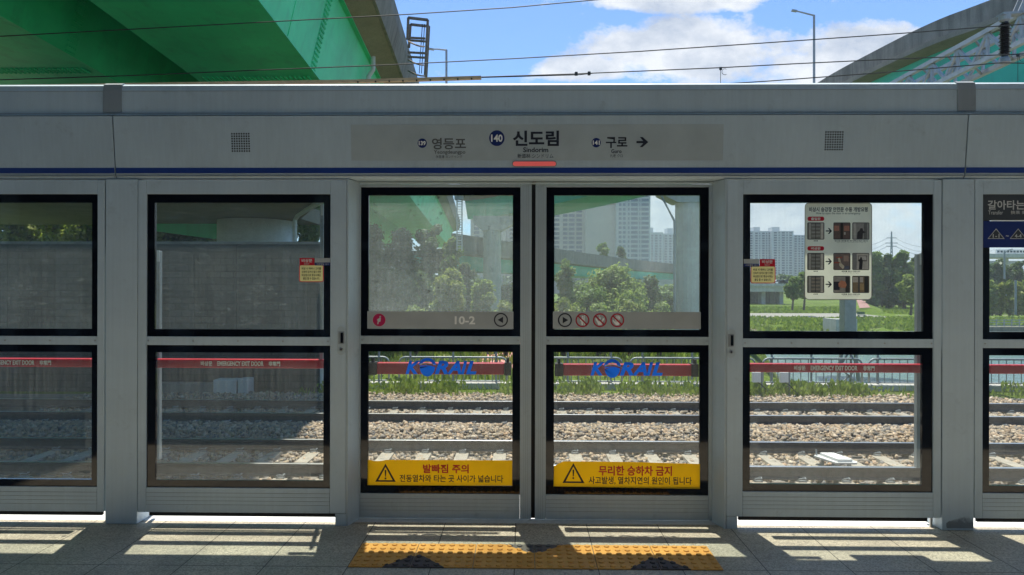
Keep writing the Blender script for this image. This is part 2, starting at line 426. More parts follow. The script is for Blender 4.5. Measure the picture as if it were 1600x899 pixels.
# ------------------------------------------------------------------ platform
YF, YS = 3.82, 3.93            # front of the posts and emergency doors, front of the sliding doors
mb = MB(); mb.box(-14, 14, -5, 3.885, -.3, 0)
structure(mb.build('platform_floor', M['floor']))
mb = MB(); mb.box(-14, 14, 3.885, 4.42, -.3, -.002)
structure(mb.build('platform_edge', m_concrete('pale edge coping', (.68, .68, .66), .8, 1, .25)))
mb = MB(); mb.box(-14, 14, 4.0, 4.3, -1.6, -.3)
structure(mb.build('platform_side_wall', M['conc']))

# tactile strip: six tiles
TX0, TW, TY0 = -.834, .2985, 3.252
def m_tactile():
    m, nt, out = newmat('tactile paving')
    tc = N(nt, 'ShaderNodeTexCoord'); sx = N(nt, 'ShaderNodeSeparateXYZ')
    nt.links.new(N(nt, 'ShaderNodeNewGeometry').outputs['Position'], sx.inputs[0])
    gp = [x for x in nt.nodes if x.type == 'NEW_GEOMETRY'][0].outputs['Position']
    n1 = noise(nt, 5, 6, .6, gp); n2 = noise(nt, 90, 4, .65, gp)
    base = ramp(nt, n1, [(.3, (.60, .28, .05)), (.7, (.78, .39, .08))])
    base = mixc(nt, ramp(nt, n2, [(.5, 0.0), (.8, .45)]), base, (.25, .15, .07))
    wob = math_(nt, 'MULTIPLY', math_(nt, 'SUBTRACT', noise(nt, 14, 3, .5, gp), .5), .07)
    def tri(cx, y_base, half, hgt, up):
        dx = math_(nt, 'ABSOLUTE', math_(nt, 'SUBTRACT', sx.outputs[0], cx))
        dy = math_(nt, 'SUBTRACT', sx.outputs[1], y_base)
        if not up: dy = math_(nt, 'MULTIPLY', dy, -1.0)
        t = math_(nt, 'ADD', math_(nt, 'DIVIDE', dx, half), math_(nt, 'DIVIDE', dy, hgt))
        t = math_(nt, 'ADD', t, wob)
        a = math_(nt, 'LESS_THAN', t, 1.0)
        b = math_(nt, 'LESS_THAN', dy, hgt*.80)
        return math_(nt, 'MULTIPLY', a, b)
    k = math_(nt, 'MAXIMUM', tri(-.52, TY0, .150, .165, True), tri(.66, TY0, .145, .16, True))
    g = tri(.062, TY0+.300, .155, .14, False)
    base = mixc(nt, math_(nt, 'MULTIPLY', k, .96), base, (.045, .045, .05))
    base = mixc(nt, math_(nt, 'MULTIPLY', g, .93), base, (.09, .10, .105))
    pbsdf(nt, out, base, .6, 0, .4, n2, .2, .003); return m
MT = m_tactile()
tile = MB(); tile.box(.0015, TW-.0015, .0015, .2985, .0, .006, bev=.002)
for i in range(6):
    for j in range(6):
        cx, cy = TW/12+i*TW/6, .025+j*.05
        vs = []; 
        for r_, z_ in ((.0150, .006), (.0138, .0105), (.0105, .0125)):
            vs += [(cx+r_*math.cos(2*PI*a/12), cy+r_*math.sin(2*PI*a/12), z_) for a in range(12)]
        fs = []
        for L in (0, 1):
            fs += [(L*12+a, L*12+(a+1) % 12, (L+1)*12+(a+1) % 12, (L+1)*12+a) for a in range(12)]
        fs.append(tuple(24+a for a in range(12)))
        tile.faces(vs, fs)
t0 = tile.build('tactile_tile', MT, smooth=False)
names = ['leftmost ochre tactile tile with raised dots, left half of a dark mark',
         'second ochre tactile tile from the left, other half of the left dark mark',
         'ochre tactile tile with left half of the grey down pointing mark',
         'ochre tactile tile with right half of the grey down pointing mark',
         'ochre tactile tile left of the last one, touching the right dark mark',
         'rightmost ochre tactile tile, carrying part of the right dark mark']
for i in range(6):
    o = t0 if i == 0 else t0.copy()
    if i: col.objects.link(o)
    o.location = (TX0+i*TW, TY0, .0005)
    tag(o, names[i], 'tactile tile', 'tactile tiles in front of the sliding doors')

# unseen canopy, added and sized to shape sun and bounce light on the platform
rf = thing('shade_canopy', 'unseen grey canopy roof added over the waiting area to shape the light', 'canopy', (0, -1, 4.2))
mb = MB(); mb.box(-14, 14, -4.4, 3.08, 4.5, 4.62); mb.build('roof', plain((.70, .70, .67), .6), rf)
mb = MB(); mb.box(-14, 14, 3.085, 3.16, 4.35, 4.64); mb.build('fascia', M['psd'], rf)
for x in (-7.5, -2.9, 3.1, 7.5):
    mb = MB(); mb.tube([(x, -2.2, 0), (x, -2.2, 4.498)], .11, 14); mb.build('column', M['psd'], rf)
bw = thing('unseen_back_wall', 'unseen screen wall added across the platform to keep door reflections dark', 'screen wall', (0, -4.2, 0))  # unseen wall added behind the viewer so the glass reflects something dark
mb = MB(); mb.box(-14, 14, -4.5, -4.3, 0, 3.7); mb.build('wall', plain((.07, .075, .075), .7), bw)
for x in np.arange(-12, 13, 2.0):
    mb = MB(); mb.box(x-.2, x+.2, -4.3, -4.2, 0, 2.0); mb.build('post', M['psd'], bw)
mb = MB(); mb.box(-14, 14, -4.3, -4.15, 2.01, 2.15); mb.build('header', M['psd'], bw)

# ------------------------------------------------------------------ screen door header
zt, zm, zb1, zb0, zl = Z(130, YF), Z(181.5, YF), Z(262.5, YF), Z(271, YF), Z(279, YF)
def yfas(z): return YF-.032*max(0, min(1, (z-zl)/(zm-zl)))
def fascia_piece(x0, x1, y0p, label):
    t = thing('header_panel', label, 'header panel', ((x0+x1)/2, YF+.1, zl), 'header panels above the screen doors')
    g = .0035
    pr = [(yfas(zm), zm-.005), (yfas(zb1), zb1), (yfas(zb0), zb0), (yfas(zl)+.004, zl+.012), (yfas(zl)+.012, zl), (YF+.13, zl), (YF+.15, zm-.005)]
    mb = MB(); mb.prism(pr, x0+g, x1-g, 'x'); mb.build('fascia', M['psd'], t)
    e = .0012
    mb = MB(); mb.faces([(x0+g, yfas(zb0)-e, zb0), (x1-g, yfas(zb0)-e, zb0), (x1-g, yfas(zb1)-e, zb1), (x0+g, yfas(zb1)-e, zb1)], [(0, 1, 2, 3)]); mb.build('blue_stripe', M['blue'], t)
    mb = MB()
    zc = (zb0+zl)/2
    mb.box(x0+g, x1-g, YF-.002, YF+.02, zl+.012, zl+.016); mb.box(x0+g, x1-g, YF-.003, YF+.02, zl+.022, zl+.024); mb.build('lip_groove', M['psd_dark'], t)
    # rounded cover above
    mb = MB(); mb.prism([(YF-.012, zm+.004), (YF-.012, zt-.045), (YF-.004, zt-.012), (YF+.012, zt), (YF+.17, zt), (YF+.17, zm+.004)], x0+.001, x1-.001, 'x'); mb.build('top_cover', M['psd'], t)
    mb = MB(); mb.box(x0+.001, x1-.001, YF-.0145, YF, zm+.014, zm+.017); mb.box(x0+.001, x1-.001, YF-.0145, YF, zt-.045, zt-.0425); mb.build('cover_seam', M['psd_dark'], t)
    mb = MB(); mb.box(x0, x1, YF+.02, YF+.14, zm-.0045, zm+.0035); mb.build('shadow_gap', M['rubber'], t)
    return t
xa, xb = X(180.5, YF), X(1507, YF)
wpan = xb-xa
hl = fascia_piece(xa-wpan, xa, 0, 'grey header panel left of the sign panel, cut by the left frame edge')
hc = fascia_piece(xa, xb, 0, 'long grey header panel with the station name sign and two speaker grilles')
hr = fascia_piece(xb, xb+wpan, 0, 'grey header panel right of the sign panel, cut by the right frame edge')
for px0, px1, lab in ((163, 191.5, 'grey cover strip on the left joint of the header top'), (1493, 1521, 'grey cover strip on the right joint of the header top')):
    x0, x1 = X(px0, YF), X(px1, YF)
    mb = MB(); mb.prism([(YF-.017, zm+.02), (YF-.017, zt-.043), (YF-.009, zt-.006), (YF+.01, zt+.006), (YF+.18, zt+.006), (YF+.18, zt+.001), (YF, zt-.03), (YF, zm+.02)], x0, x1, 'x')
    tag(mb.build('joint_cover', M['psd_dark']), lab, 'joint cover', 'joint covers on the header')
# station sign
e1 = lambda z: yfas(z)-.0012
e2 = lambda z: yfas(z)-.0020
e3 = lambda z: yfas(z)-.0028
mb = MB(); rect(mb, 549.5, 1128, 196.5, 251.5, YF, yf=e1); sg = mb.build('station_sign', M['sign_grey'], hc)
def badge(cx, cy, r, txt):
    mb = MB(); disc(mb, cx, cy, r, YF, yf=e2); o = mb.build('number_badge', M['navy'], sg)
    w = r*1.5; h = r*.47
    t = lettering(txt, cx-w/2, cx+w/2, cy-h, cy+h, YF, M['bright'], sg, .035, yf=e3)
badge(660, 225, 7.2, '139'); badge(776, 217.5, 12, '140'); badge(930.5, 224.5, 7.2, '141')
lettering('영등포', 675, 728, 217, 234.5, YF, M['ink_grey'], sg, .022, yf=e2)
lettering('Yeongdeungpo', 678, 727, 235.5, 243, YF, M['ink_grey'], sg, .012, yf=e2)
lettering('永登浦 ヨンドゥンポ', 681, 722, 243, 248, YF, M['ink_grey'], sg, 0, yf=e2)
lettering('신도림', 801, 872.5, 206, 229.5, YF, M['ink'], sg, .032, yf=e2)
lettering('Sindorim', 817, 856, 231.5, 239, YF, M['ink'], sg, .02, yf=e2)
lettering('新道林 シンドリム', 808, 864, 241, 248, YF, M['ink'], sg, 0, yf=e2)
lettering('구로', 945.5, 979, 216, 232.5, YF, M['ink'], sg, .024, yf=e2)
lettering('Guro', 954, 970, 234.5, 240.5, YF, M['ink'], sg, .014, yf=e2)
lettering('九老 クロ', 952, 972, 242, 247, YF, M['ink'], sg, 0, yf=e2)
mb = MB(); px_poly(mb, [(993, 222), (1003.5, 222), (998.2, 216), (1002.6, 216), (1011.5, 223.7), (1002.6, 231.4), (998.2, 231.4), (1003.5, 225.4), (993, 225.4)], YF, yf=e2); mb.build('arrow', M['ink'], sg)
# lamp under the station name
def capsule(mb, x0, x1, y0, y1, Y, yo, mat=None, n=8):
    X0, X1, Z1, Z0 = X(x0, Y), X(x1, Y), Z(y0, Y), Z(y1, Y); r = (Z1-Z0)/2; cz = (Z0+Z1)/2
    pr = [(X1-r+r*math.sin(PI*i/n), cz+r*math.cos(PI*i/n)) for i in range(n+1)]+[(X0+r-r*math.sin(PI*i/n), cz-r*math.cos(PI*i/n)) for i in range(n+1)]
    mb.prism(pr, yo, yo+.012, 'y', mat)
ym = yfas(Z(257, YF))
mb = MB(); capsule(mb, 799.5, 869.5, 252, 261.5, YF, ym-.004); lp = mb.build('lamp_rim', M['psd_dark'], hc)
mb = MB(); capsule(mb, 801, 868, 253.4, 260.2, YF, ym-.007); mb.build('indicator_lamp', M['led'], lp)
for cx, cy in ((377.5, 223.5), (1300, 222)):
    mb = MB()
    for i in range(8):
        for j in range(8):
            disc(mb, cx-13+i*3.75, cy-13.3+j*3.8, 1.35, YF, n=8, yf=e1)
    mb.build('speaker_grille', M['rubber'], hc)

# ------------------------------------------------------------------ posts and jambs
zp = zl-.004
for p0, p1, lab in ((165, 214.5, 'wide grey post left of the shaded emergency door'), (1473, 1522.5, 'wide grey post right of the poster door, stained at its base')):
    t = thing('screen_door_post', lab, 'post', (X((p0+p1)/2, YF), YF+.08, 0), 'posts of the screen door line')
    mb = MB(); mb.box(X(p0, YF), X(p1, YF), YF, YF+.2, .001, zp, bev=.003); mb.build('shaft', M['psd'], t)
    mb = MB(); xx = X(p0-4, YF); mb.tube([(xx-.012, YF+.06, 0), (xx-.012, YF+.06, .1)], .008, 10); mb.build('hinge_pin', M['steel'], t)
mbx = MB()
px0, px1 = (1473, 1522)
st = MB(); pts = [(1480, 820.5), (1479, 813)]+[(1480+i*3, 811-i*.9+random.uniform(-.8, .8)) for i in range(1, 13)]+[(1521.5, 798), (1521.5, 820.5)]
post_r = [o for o in bpy.data.objects if o.name.startswith('screen_door_post')][1]
def m_stain():
    m, nt, out = newmat('dark base stain'); n = noise(nt, 28, 9, .75)
    p = pbsdf(nt, out, ramp(nt, n, [(.35, (.12, .12, .11)), (.7, (.24, .245, .23))]), .75)
    g = N(nt, 'ShaderNodeNewGeometry'); sx = N(nt, 'ShaderNodeSeparateXYZ'); nt.links.new(g.outputs['Position'], sx.inputs[0])
    hgt = math_(nt, 'SUBTRACT', 1.0, math_(nt, 'DIVIDE', sx.outputs[2], .085))
    k = math_(nt, 'MULTIPLY', ramp(nt, math_(nt, 'ADD', math_(nt, 'MULTIPLY', n, 1.3), math_(nt, 'MULTIPLY', hgt, .8)), [(.75, 0.0), (1.05, 1.0)]), .5)
    tr = N(nt, 'ShaderNodeBsdfTransparent'); mx = N(nt, 'ShaderNodeMixShader'); nt.links.new(k, mx.inputs[0]); nt.links.new(tr.outputs[0], mx.inputs[1]); nt.links.new(p.outputs[0], mx.inputs[2]); nt.links.new(mx.outputs[0], out.inputs[0])
    return m
px_poly(st, pts, YF-.0006); st.build('base_stain', m_stain(), post_r)
for (pf, pb, lab, sgn) in ((541.5, 561.5, 'slanted grey door jamb left of the sliding doors', 1), (1135.5, 1113.5, 'slanted grey door jamb right of the sliding doors', -1)):
    x0, x1 = X(pf, YF), X(pb, YS)
    t = thing('door_jamb', lab, 'door jamb', (x0, YF+.1, 0), 'jambs of the sliding doors')
    mb = MB(); q = x0+sgn*.010
    mb.prism([(x0, YF), (q, YF), (x1, YS), (x1, YS+.08), (x0, YS+.08)], 0, zp, 'z'); mb.build('jamb_body', M['alu'], t)
# lintel over the sliding doors
lt = thing('door_lintel', 'long aluminium lintel across the top of both sliding doors', 'lintel', (X(838, YS), YS, 1.95))
mb = MB(); mb.box(X(559, YS), X(1116, YS), YS-.01, YS+.018, Z(287.3, YS), zl-.002, bev=.003); mb.build('lintel_body', M['alu'], lt)
mb = MB(); mb.box(X(831.5, YS), X(837.5, YS), YS-.016, YS-.01, Z(286.5, YS), Z(283.5, YS)); mb.build('latch_plate', M['steel'], lt)

# ------------------------------------------------------------------ doors
def screw_row(xs, z, Y, parent):
    for x in xs:
        mb = MB(); mb.tube([(x, Y-.0016, z), (x, Y+.002, z)], .0042, 10); mb.build('screw', M['steel'], parent)
def leaf(t, Y, fl, fr, bl, br, gl, gr, zs, glass_up, glass_lo, frame_mat, bottom_split=True, lower_glass=None):
    """outer frame, black border, glass edges in pixels; zs heights"""
    xl, xr, xbl, xbr, xgl, xgr = [X(p, Y) for p in (fl, fr, bl, br, gl, gr)]
    ztop, zb_t, zg_t, zg_b, zb_b, zm_b, zh_t, zh_b, zk_b, zbot = zs
    D = .045
    for a, b in ((xl, xbl), (xbr, xr)):
        mb = MB(); mb.box(a, b, Y, Y+D, zbot, ztop, bev=.0025); mb.build('stile', frame_mat, t)
    g = .0008
    mb = MB(); mb.box(xbl+g, xbr-g, Y+.001, Y+D, zb_t, ztop, bev=.002); mb.build('top_rail', frame_mat, t)
    mb = MB(); mb.box(xbl+g, xbr-g, Y+.001, Y+D, zm_b, zb_b, bev=.002); mr = mb.build('middle_rail', frame_mat, t)
    n = 5
    screw_row([xbl+.012+(xbr-xbl-.024)*i/(n-1) for i in range(n)], (zm_b+zb_b)/2, Y, mr)
    mb = MB(); mb.box(xbl+g, xbr-g, Y+.001, Y+D, zbot, zk_b, bev=.002)
    br_ = mb.build('bottom_rail', frame_mat, t)
    mb = MB()
    for k, zz in enumerate((zk_b-.030, zk_b-.052, zk_b-.074, zk_b-.096)):
        if zz > zbot+.01: mb.box(xbl+g, xbr-g, Y-.0003, Y+.01, zz, zz+(.0022 if k == 0 else .0012))
    mb.build('rail_groove', M['psd_dark'], br_)
    lgl, lgr = (xgl, xgr) if lower_glass is None else (X(lower_glass[0], Y), X(lower_glass[1], Y))
    for (a0, a1, c0, c1, u0, u1, gm) in ((zb_b, zb_t, zg_b, zg_t, xgl, xgr, glass_up), (zk_b, zm_b, zh_b, zh_t, lgl, lgr, glass_lo)):
        mb = MB(); y0, y1 = Y+.010, Y+.030
        mb.box(xbl, u0, y0, y1, a0, a1); mb.box(u1, xbr, y0, y1, a0, a1); mb.box(u0, u1, y0, y1, a0, c0); mb.box(u0, u1, y0, y1, c1, a1)
        bo = mb.build('black_border', M['black'], t)
        mb = MB(); mb.box(u0, u1, Y+.013, Y+.019, c0, c1); mb.build('glass_pane', gm, t)
    return xl, xr, xgl, xgr
def zset(*p, Y=YF): return [Z(v, Y) for v in p]
ZE = zset(281.5, 303.5, 316.5, 516.5, 528, 541.5, 553, 755, 766, 805)
ZS = zset(288, 292.5, 305, 515, 525.8, 538.5, 550.5, 760.5, 773, 811.5, Y=YS)

def push_bar(t, p0, p1, y0, y1, texts, tx=True):
    Yb = YF+.10
    mb = MB(); mb.box(X(p0, Yb), X(p1, Yb), Yb, Yb+.045, Z(y1, Yb), Z(y0, Yb), bev=.006); o = mb.build('push_bar', M['red'], t)
    for s_, a, b in texts: lettering(s_, a, b, (y0+y1)/2-4, (y0+y1)/2+3.4, Yb-.0008, M['bright'], o, .03)
def gear(t, p0, ytop, ybot, wpx=6, cut=None, lab=None):
    Yg = YF+.17
    mb = MB(); mb.box(X(p0, Yg), X(p0+wpx, Yg), Yg, Yg+.03, Z(ybot, Yg), Z(ytop, Yg), bev=.003); o = mb.build('guide_post', M['galv'], t)
    mb = MB(); mb.box(X(p0+wpx*.35, Yg), X(p0+wpx, Yg), Yg-.006, Yg-.001, Z(ytop+17, Yg), Z(ytop-1, Yg)); mb.build('post_cap', M['pvc'], o)
def handle(t, cx, y0, y1):
    Y = YF
    mb = MB(); capsule_v(mb, cx, y0, y1, 6.4, Y-.003); h = mb.build('handle_plate', M['alu'], t)
    mb = MB(); rect(mb, cx-4.6, cx+4.2, y0+8, y0+28, Y-.0036)
    mb.build('handle_recess', M['psd_dark'], h)
    mb = MB(); mb.box(X(cx-.8, Y), X(cx+3.2, Y), Y-.009, Y-.0038, Z(y0+26, Y), Z(y0+10, Y), bev=.001); mb.build('lever', M['black'], h)
    mb = MB(); x = X(cx, Y); z = Z(y1-9, Y); mb.tube([(x, Y-.007, z), (x, Y-.003, z)], .009, 14); k = mb.build('lock', M['steel'], h)
    mb = MB(); mb.tube([(x, Y-.0075, z), (x, Y-.007, z)], .0045, 10); mb.build('keyhole', M['rubber'], h)
def capsule_v(mb, cx, y0, y1, r, yo, n=8):
    Y = YF; x0, x1 = X(cx-r, Y), X(cx+r, Y); rr = (x1-x0)/2; c = (x0+x1)/2; Z1, Z0 = Z(y0, Y), Z(y1, Y)
    pr = [(c+rr*math.cos(PI*i/n), Z1-rr+rr*math.sin(PI*i/n)) for i in range(n+1)]+[(c-rr*math.cos(PI*i/n), Z0+rr-rr*math.sin(PI*i/n)) for i in range(n+1)]
    mb.prism(pr, yo, yo+.004)
def brush(t, p0, p1, foot=None):
    mb = MB(); mb.box(X(p0, YF), X(p1, YF), YF+.012, YF+.03, Z(811.5, YF), Z(805.5, YF)); mb.build('brush_strip', M['rubber'], t)
    if foot:
        mb = MB(); mb.box(X(foot[0], YF), X(foot[1], YF), YF+.002, YF+.04, .0, Z(805.6, YF)); mb.build('foot_block', M['psd'], t)
def maker_mark(t, p1, y0):
    Yg = YF+.0122
    o = lettering('ViTRECO', p1-19, p1-2, y0, y0+4.4, Yg, M['ink'], t, .01, name='maker_mark')
def exit_sticker(t, rx0, rx1, gx0, gx1, cx0, cx1, y):
    Yg = YF+.0085
    c = film(cx0, cx1, y+11.5, y+36.5, Yg-.0006, M['cream'], t, 'exit_sticker', .0006, .007)
    rim(cx0, cx1, y+11.5, y+36.5, Yg-.0007, 1.1, M['redfilm'], c, 'red_rim', .007)
    film(rx0, rx1, y, y+11.4, Yg-.0008, M['redfilm'], c, 'red_tab', .001)
    film(gx0, gx1, y, y+7, Yg-.0008, M['banner'], c, 'grey_tab', .001)
    film(gx0, gx1, y+7.2, y+11.6, Yg-.0008, M['navy'], c, 'blue_tab', .001)
    m_ = (rx0+rx1)/2
    lettering('비상문', m_-8.3, m_+8.3, y+1.4, y+6.8, Yg-.0014, M['white'], c, .02)
    lettering('EXIT', m_-4, m_+4, y+8.0, y+10.4, Yg-.0014, M['offwhite'], c, .01)
    g_ = (gx0+gx1)/2
    lettering('수동열림 10-2', g_-9.5, g_+9.5, y+8.0, y+10.8, Yg-.0014, M['offwhite'], c, .01)
    for k, s_ in enumerate(('비상 시 레버나 고리를', '신속히 당겨서 열기 위한', '비상문으로 평상시에는', '출입 할 수 없습니다.')):
        w = (cx1-cx0)/2-3-(2 if k == 3 else 0); m2 = (cx0+cx1)/2
        lettering(s_, m2-w, m2+w, y+14.5+k*5.2, y+18.4+k*5.2, Yg-.0014, M['ink'], c, .02)

def rr_loop(x0, x1, y0, y1, Y, rad, n=5):
    X0, X1, Z1, Z0 = X(x0, Y), X(x1, Y), Z(y0, Y), Z(y1, Y); pr = []
    for cx, cz, a0 in ((X1-rad, Z1-rad, 0), (X0+rad, Z1-rad, 90), (X0+rad, Z0+rad, 180), (X1-rad, Z0+rad, 270)):
        for i in range(n+1):
            a = R(a0+90*i/n); pr.append((cx+rad*math.cos(a), Y, cz+rad*math.sin(a)))
    return pr
def rim(x0, x1, y0, y1, Y, w, mat, parent, name, rad):
    a = rr_loop(x0-w, x1+w, y0-w, y1+w, Y, rad+w*.0036); b = rr_loop(x0, x1, y0, y1, Y, rad); n = len(a)
    mb = MB(); mb.faces(a+b, [(i, (i+1) % n, n+(i+1) % n, n+i) for i in range(n)]); return mb.build(name, mat, parent)
T3 = lambda o: [('비상문', 314+o, 332+o), ('EMERGENCY EXIT DOOR', 340+o, 412+o), ('非常門', 420+o, 438+o)]
# A: cut by the left frame edge
A = thing('emergency_door', 'shaded grey emergency door with dim glass, cut by the left frame edge', 'emergency door', (X(0, YF), YF, 0), 'emergency screen doors')
leaf(A, YF, -160, 163, -135, 152, -123, 142, ZE, M['glass_scr'], M['glass_low'], M['psd'])
push_bar(A, -123, 142, 563.5, 577, T3(-358)); brush(A, -150, 158)
maker_mark(A, 143, 740)
# B
B = thing('emergency_door', 'grey emergency door with scratched glass and the exit sticker at its right edge', 'emergency door', (X(378, YF), YF, 0), 'emergency screen doors')
leaf(B, YF, 215.5, 541, 228.5, 516, 240, 505, ZE, M['glass_scr'], M['glass_low'], M['psd'], lower_glass=(242, 505))
push_bar(B, 241, 506, 563.5, 577.5, T3(0)); gear(B, 243.5, 393, 722); gear(B, 499.5, 320, 575, 5.5)
exit_sticker(B, 468, 491, 492, 515.8, 468.5, 504.5, 404); handle(B, 533.5, 511, 556); brush(B, 232, 524, (524.5, 541)); maker_mark(B, 505, 742)
# C
C = thing('emergency_door', 'sunlit grey emergency door with the white instruction poster on its glass', 'emergency door', (X(1303, YF), YF, 0), 'emergency screen doors')
leaf(C, YF, 1136, 1471, 1161, 1459, 1173, 1444.5, ZE, M['glass'], M['glass_low'], M['psd'], lower_glass=(1173, 1443))
push_bar(C, 1172, 1446, 567, 580.5, [('비상문', 1241, 1259), ('EMERGENCY EXIT DOOR', 1267, 1340), ('非常門', 1349, 1367)]); gear(C, 1433, 396, 728, 10)
exit_sticker(C, 1187, 1211, 1162, 1186, 1174, 1210.5, 404.5); handle(C, 1142.5, 513, 558); brush(C, 1156, 1452, (1136.5, 1153)); maker_mark(C, 1444, 743)
# E
Eo = thing('emergency_door', 'grey emergency door under the blue transfer sticker, cut by the right frame edge', 'emergency door', (X(1680, YF), YF, 0), 'emergency screen doors')
leaf(Eo, YF, 1523.5, 1850, 1536, 1825, 1548, 1813, ZE, M['glass'], M['glass_low'], M['psd'])
push_bar(Eo, 1547, 1815, 567.5, 581.5, [('비상문', 1616, 1634), ('EMERGENCY EXIT DOOR', 1642, 1715), ('非常門', 1724, 1742)]); brush(Eo, 1530, 1830)
Yg = YF+.0085
tf = film(1536.3, 1700, 303.8, 344.3, Yg, M['charcoal'], Eo, 'transfer_sticker')
film(1536.3, 1700, 345.2, 386, Yg, M['navy'], tf, 'blue_panel'); film(1548.5, 1700, 343.6, 345, Yg-.0004, M['white'], tf, 'white_line')
lettering('갈아타는 곳', 1543, 1620, 313, 327.5, Yg-.0008, M['offwhite'], tf, .02)
lettering('Transfer', 1544, 1567, 328.8, 335, Yg-.0008, M['offwhite'], tf, .005)
lettering('换乘 乗換', 1579, 1611, 329, 334.5, Yg-.0008, M['offwhite'], tf, 0)
for a, s_ in ((1543, '1-1'), (1577.5, '4-4')):
    mb = MB(); px_poly(mb, [(a, 372.6), (a+26.5, 372.6), (a+13.2, 356.6)], Yg-.0006); o = mb.build('car_mark', M['offwhite'], tf)
    mb = MB(); px_poly(mb, [(a+1.6, 371.8), (a+24.9, 371.8), (a+13.2, 358)], Yg-.0010); mb.build('car_mark_fill', M['charcoal'], tf)
    lettering(s_, a+8, a+18.5, 365, 371, Yg-.0014, M['offwhite'], tf, .015)
lettering('~', 1571.5, 1576, 367.2, 369, Yg-.0008, M['offwhite'], tf, .01)

# poster on door C
Yg = YF+.0085
ps = film(1258, 1361.5, 317.8, 466.5, Yg-.0006, M['poster'], C, 'instruction_poster', .0005, .020)
rim(1258, 1361.5, 317.8, 466.5, Yg-.0007, 1.0, plain((.22, .22, .21), .5), ps, 'dark_rim', .020)
Yt = Yg-.0012
lettering('비상시 승강장 안전문 수동 개방요령', 1264, 1355.5, 323.5, 331, Yt, M['ink'], ps, .025)
lettering('How to open the door in an emergency', 1275, 1344, 331.5, 335.8, Yt, M['ink'], ps, .0)
for y0, s_ in ((338.5, '출입문'), (384.5, '비상문')):
    film(1261.5, 1287.5, y0, y0+6.6, Yt, M['redfilm'], ps, 'red_tab', .0005, .010); lettering(s_, 1267, 1282, y0+1.2, y0+5.4, Yt-.0004, M['white'], ps, .03)
def pic(x0, y0, kind):
    x1, y1 = x0+26.6, y0+26.5
    c = lambda *v: plain(v, .5, 0, .15, 60, name='print')
    mb = MB(); mb.poly(rr_loop(x0, x1, y0, y1, Yt, .006), M['ink']); Yp = Yt-.0003; Yq = Yt-.0005
    P = lambda a, b, e, f, m_, Yy=Yp: rect(mb, x0+a, x0+e, y0+b, y0+f, Yy, m_)
    if kind in (0, 3, 6):
        P(1, 1, 25.6, 25.5, c(.16, .17, .16)); P(3, 1.2, 5.5, 25.4, c(.42, .43, .41), Yq); P(21, 1.2, 25, 25.4, c(.5, .5, .47), Yq)
        for k in range(4): P(6.5, 3+k*5.5, 20, 5.6+k*5.5, c(.30, .28, .24) if kind == 6 else c(.28, .30, .29), Yq)
        P(12.6, 1.2, 13.6, 25.4, c(.05, .05, .05), Yq-.0002)
    elif kind == 1:
        P(1, 1, 25.6, 25.5, c(.12, .09, .085)); P(1, 5, 9, 13, c(.36, .18, .14), Yq); P(16.5, 5, 25, 13, c(.34, .17, .13), Yq); P(11, 1.2, 15, 25.4, c(.02, .02, .02), Yq); P(16.5, 15, 19, 19, c(.4, .4, .38), Yq)
    elif kind == 2:
        P(1, 1, 25.6, 25.5, c(.26, .27, .27)); P(2, 1.2, 6, 25.4, c(.42, .43, .42), Yq); P(18, 1.2, 23, 25.4, c(.12, .13, .13), Yq)
        px_poly(mb, [(x0+7, y1-1.2), (x0+8, y0+15), (x0+11.5, y0+12), (x0+12.5, y0+9), (x0+16, y0+9), (x0+17, y0+13), (x0+21.5, y0+15), (x0+16.5, y0+17), (x0+16, y1-1.2)], Yq-.0002, c(.03, .03, .035))
    elif kind == 4:
        P(1, 1, 25.6, 25.5, c(.17, .14, .13)); P(1, 14, 11, 16, c(.36, .08, .05), Yq); P(4, 6, 14, 8, c(.34, .09, .06), Yq)
        px_poly(mb, [(x0+7, y0+8), (x0+10, y0+7), (x0+12.5, y0+16), (x0+18, y0+21), (x0+15, y0+25), (x0+9.5, y0+20)], Yq, c(.56, .53, .42)); P(16, 4, 24, 13, c(.33, .25, .21), Yq); P(17, 20, 25, 25, c(.1, .12, .17), Yq)
    elif kind == 5:
        P(1, 1, 25.6, 25.5, c(.46, .46, .43)); P(1, 1.2, 7, 25.4, c(.2, .21, .22), Yq); P(9, 4, 23, 13, c(.15, .14, .13), Yq); P(10, 5, 22, 11, c(.5, .49, .47), Yq-.0001)
        px_poly(mb, [(x0+10.5, y1-1.2), (x0+11, y0+14), (x0+9.5, y0+11), (x0+12, y0+9), (x0+12.6, y0+6.5), (x0+14.8, y0+6.5), (x0+15.3, y0+9), (x0+16.5, y0+12), (x0+15.4, y1-1.2)], Yq-.0003, c(.02, .02, .025))
    elif kind == 7:
        P(1, 1, 25.6, 25.5, c(.30, .29, .27)); P(19, 1.2, 25, 25.4, c(.05, .05, .05), Yq); P(1, 9, 10, 22, c(.03, .03, .04), Yq)
        px_poly(mb, [(x0+8, y0+12), (x0+12, y0+7), (x0+19, y0+9), (x0+21, y0+14), (x0+19, y0+19), (x0+12, y0+18), (x0+8.5, y0+17)], Yq-.0002, c(.52, .23, .14))
    else:
        P(1, 1, 25.6, 25.5, c(.24, .19, .12)); P(1, 2, 9, 10, c(.5, .49, .45), Yq); P(12, 2, 17, 10, c(.48, .46, .43), Yq); P(9, 1.2, 12, 25.4, c(.1, .1, .1), Yq); P(19, 1.2, 25, 25.4, c(.04, .045, .045), Yq); P(12, 12, 18, 22, c(.42, .32, .17), Yq)
    mb.build('picture', None, ps)
